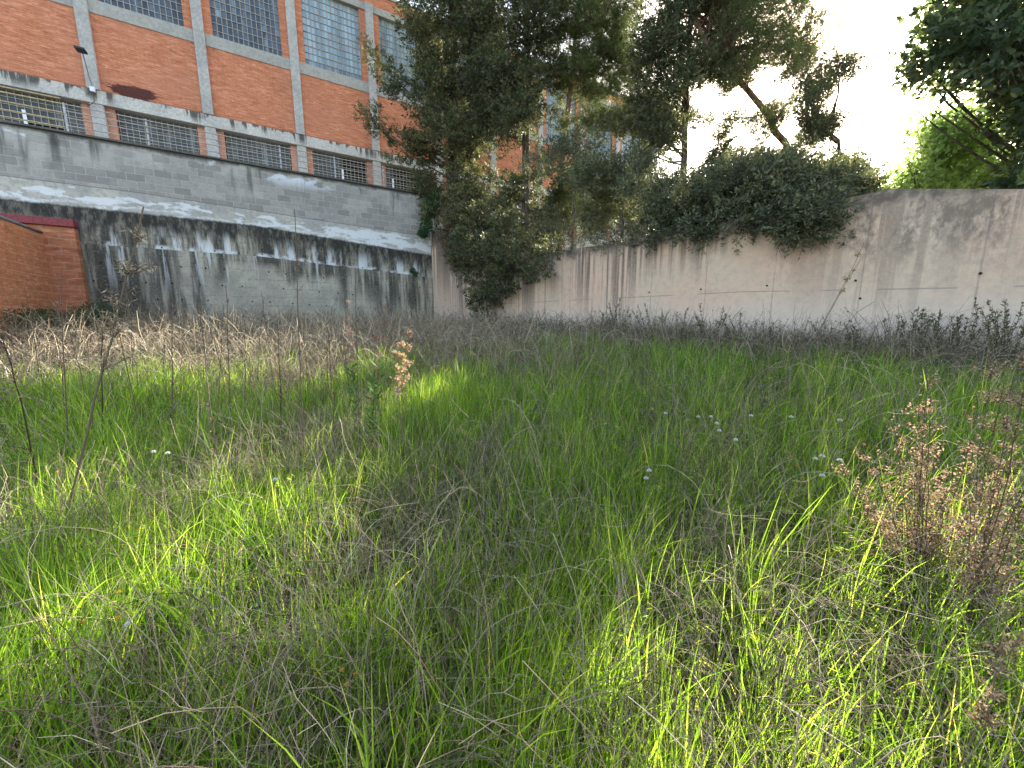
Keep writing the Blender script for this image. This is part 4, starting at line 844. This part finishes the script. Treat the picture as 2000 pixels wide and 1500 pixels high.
# leafy weeds at the foot of the right wall
lw_ = [(1170, 600), (1215, 590), (1275, 600), (1330, 615), (1390, 600), (1450, 620), (1520, 640), (1600, 650), (1680, 640), (1760, 615), (1800, 605), (1850, 610), (1905, 600), (1960, 605), (1985, 590)]
wl = ['first leafy weed right of the dark hanging foliage', 'bushy grey-green weed below the step in the wall top', 'weed at the first wall joint with thin forked stems', 'weed spreading left of the tall thin forked one', 'tall forked weed rising above its neighbours at mid wall',
      'low weed in the dark patch under the rounded hedge lobe', 'thin weed left of the crossing bare stalks', 'weed standing behind the crossing bare stalks', 'bare wiry weed just right of the crossing stalks', 'dark leafy weed at the stained stretch of pink wall',
      'tallest dark leafy weed near the right wall joint', 'spreading dark weed right of the tallest one', 'dark weed behind the big brown shrub', 'weed mostly behind the brown shrub at the photo edge', 'rightmost weed at the wall, cut by the photo edge']
for (x, y), lb in zip(lw_, wl):
    p = Rpt(x, 640, -.35-rng.uniform(0, .4)); bs = np.array([p[0], p[1], float(G(p[0], p[1]))]); k = rng.integers(4, 8)
    plant('wall_weed', lb, 'weed', bs, [tipat(bs, x+rng.uniform(-42, 42), y-12+rng.uniform(0, 40), rng.uniform(-.2, .1)) for _ in range(k+2)], .0045, M_ivy, 0, twigs=14, twigL=.25, seed_from=.4, leafmat=M_hed, nleaf=420, leafL=.045, leafW=.02, leaf_to=.98, group='weeds along the foot of the pink wall', sv=.15, jit=.012)
# bushes before the shed
def bush(label, cx, Y, w, h, mat=M_ivy, n=5000, L=.05, W=.03):
    bs = gpY(cx, Y); cs = [(bs+np.array([rng.uniform(-w, w), rng.uniform(-.4, .4), rng.uniform(.1, h)*(1-.0)]), .28) for _ in range(14)]
    cs = [(c, r) for c, r in cs]; cs.insert(0, (bs+np.array([0, 0, .15]), .3)); return leafy('bush', label, 'bush', cs, n, mat, L, W, group='green bushes by the orange shed')
bush('dark green bush against the sunlit shed wall at the left edge', 20, 8.6, .9, .65); bush('low dark bush between the shed and the stained wall', 190, 9.6, .9, .7); bush('small dark bush under the shed corner', 110, 9.3, .6, .45, n=3000)
# white puffs and orange flowers
def flower(x, y, Y, r, kind, lb, grp):
    tp = at(x, y, Y); bs = np.array([tp[0]+rng.uniform(-.03, .03), tp[1]+rng.uniform(-.03, .03), float(G(tp[0], tp[1]))]); root = empty(kind, tuple(bs)); tag(root, lb, 'flower', grp)
    V, Fq = tubes_np(np.array([stalk_path(bs, tp, 6, 0, .003)])-bs, .0012, .0009, 5); npmesh('stem', V, Fq, M_grass, root, {'var': np.full(len(V), .6)})
    n = 160; d = rand_dirs(n)
    if kind == 'white_flower': d[:, 2] = np.abs(d[:, 2])*.9; V, Fq, A = leaves(np.repeat((tp-bs)[None], n, 0), nrm(d), r*rng.uniform(.8, 1.1, n), r*.35, rng.uniform(0, 1, n)); npmesh('puff', V, Fq, M_puff, root, {'var': A})
    else: d[:, 2] = np.abs(d[:, 2])*.7+.3; V, Fq, A = leaves(np.repeat((tp-bs)[None], n//3, 0), nrm(d[:n//3]), r*rng.uniform(.8, 1.1, n//3), r*.4, rng.uniform(0, 1, n//3)); npmesh('petals', V, Fq, M_orange, root, {'var': A})
    return root
def seenY(x, y, h=.44):
    d = ray(x, y)
    for t_ in np.linspace(.0005, .05, 3000):
        p = O+d*t_
        if p[2] < G(p[0], p[1])+h: return float(p[1])
    return 6.
wf = [(1640, 822, 'white puff flower standing highest at the right of the meadow'), (1545, 815, 'pale puff beside the sunlit tuft at the right'), (1606, 892, 'white puff above the lit grass blades, in the brown shrub gap'), (1592, 897, 'small white puff just left of another at the shrub'), (1640, 900, 'white puff nearest the big brown shrub'), (1606, 930, 'largest white puff left of the brown shrub'),
      (1364, 815, 'left puff of the loose row over the brown cluster'), (1388, 815, 'middle puff of the loose row over the brown cluster'), (1400, 828, 'puff just under the loose row right of centre'), (1405, 842, 'puff low at the right end of the brown cluster'), (1437, 860, 'lone puff right of the brown cluster'), (1467, 813, 'puff on a tall stem far right of the row'), (1300, 808, 'leftmost puff before the shadowed grass'),
      (1268, 920, 'upper puff of the pair right of the bright tuft'), (1262, 935, 'lower puff of the pair right of the bright tuft'), (300, 883, 'left white daisy of the pair at the left'), (328, 886, 'right white daisy of the pair at the left'), (538, 938, 'single pale puff left of centre'), (250, 1220, 'single white puff near the orange buds at the lower left')]
for x, y, lb in wf: flower(x, y, seenY(x, y), .018 if y < 1000 else .012, 'white_flower', lb, 'white puff flowers in the meadow')
of = [(233, 1157, 'top orange flower of the group at the lower left'), (229, 1208, 'lower orange flower by the white puff'), (163, 1214, 'orange bud left of the white puff'), (588, 1022, 'left orange flower of the pair left of centre'), (604, 1026, 'right orange flower of the pair left of centre'), (112, 922, 'small orange flower high at the left'), (668, 1310, 'upper left orange bud near the bottom centre'), (694, 1318, 'right orange bud near the bottom centre'), (677, 1338, 'lowest orange bud near the bottom centre'),
      (1545, 892, 'upper orange flower among the puffs at the right'), (1558, 908, 'lower orange flower among the puffs at the right'), (1910, 1385, 'orange flower low at the right edge')]
for x, y, lb in of: flower(x, y, seenY(x, y, .38), .009 if y > 1000 else .011, 'orange_flower', lb, 'orange flowers in the meadow')
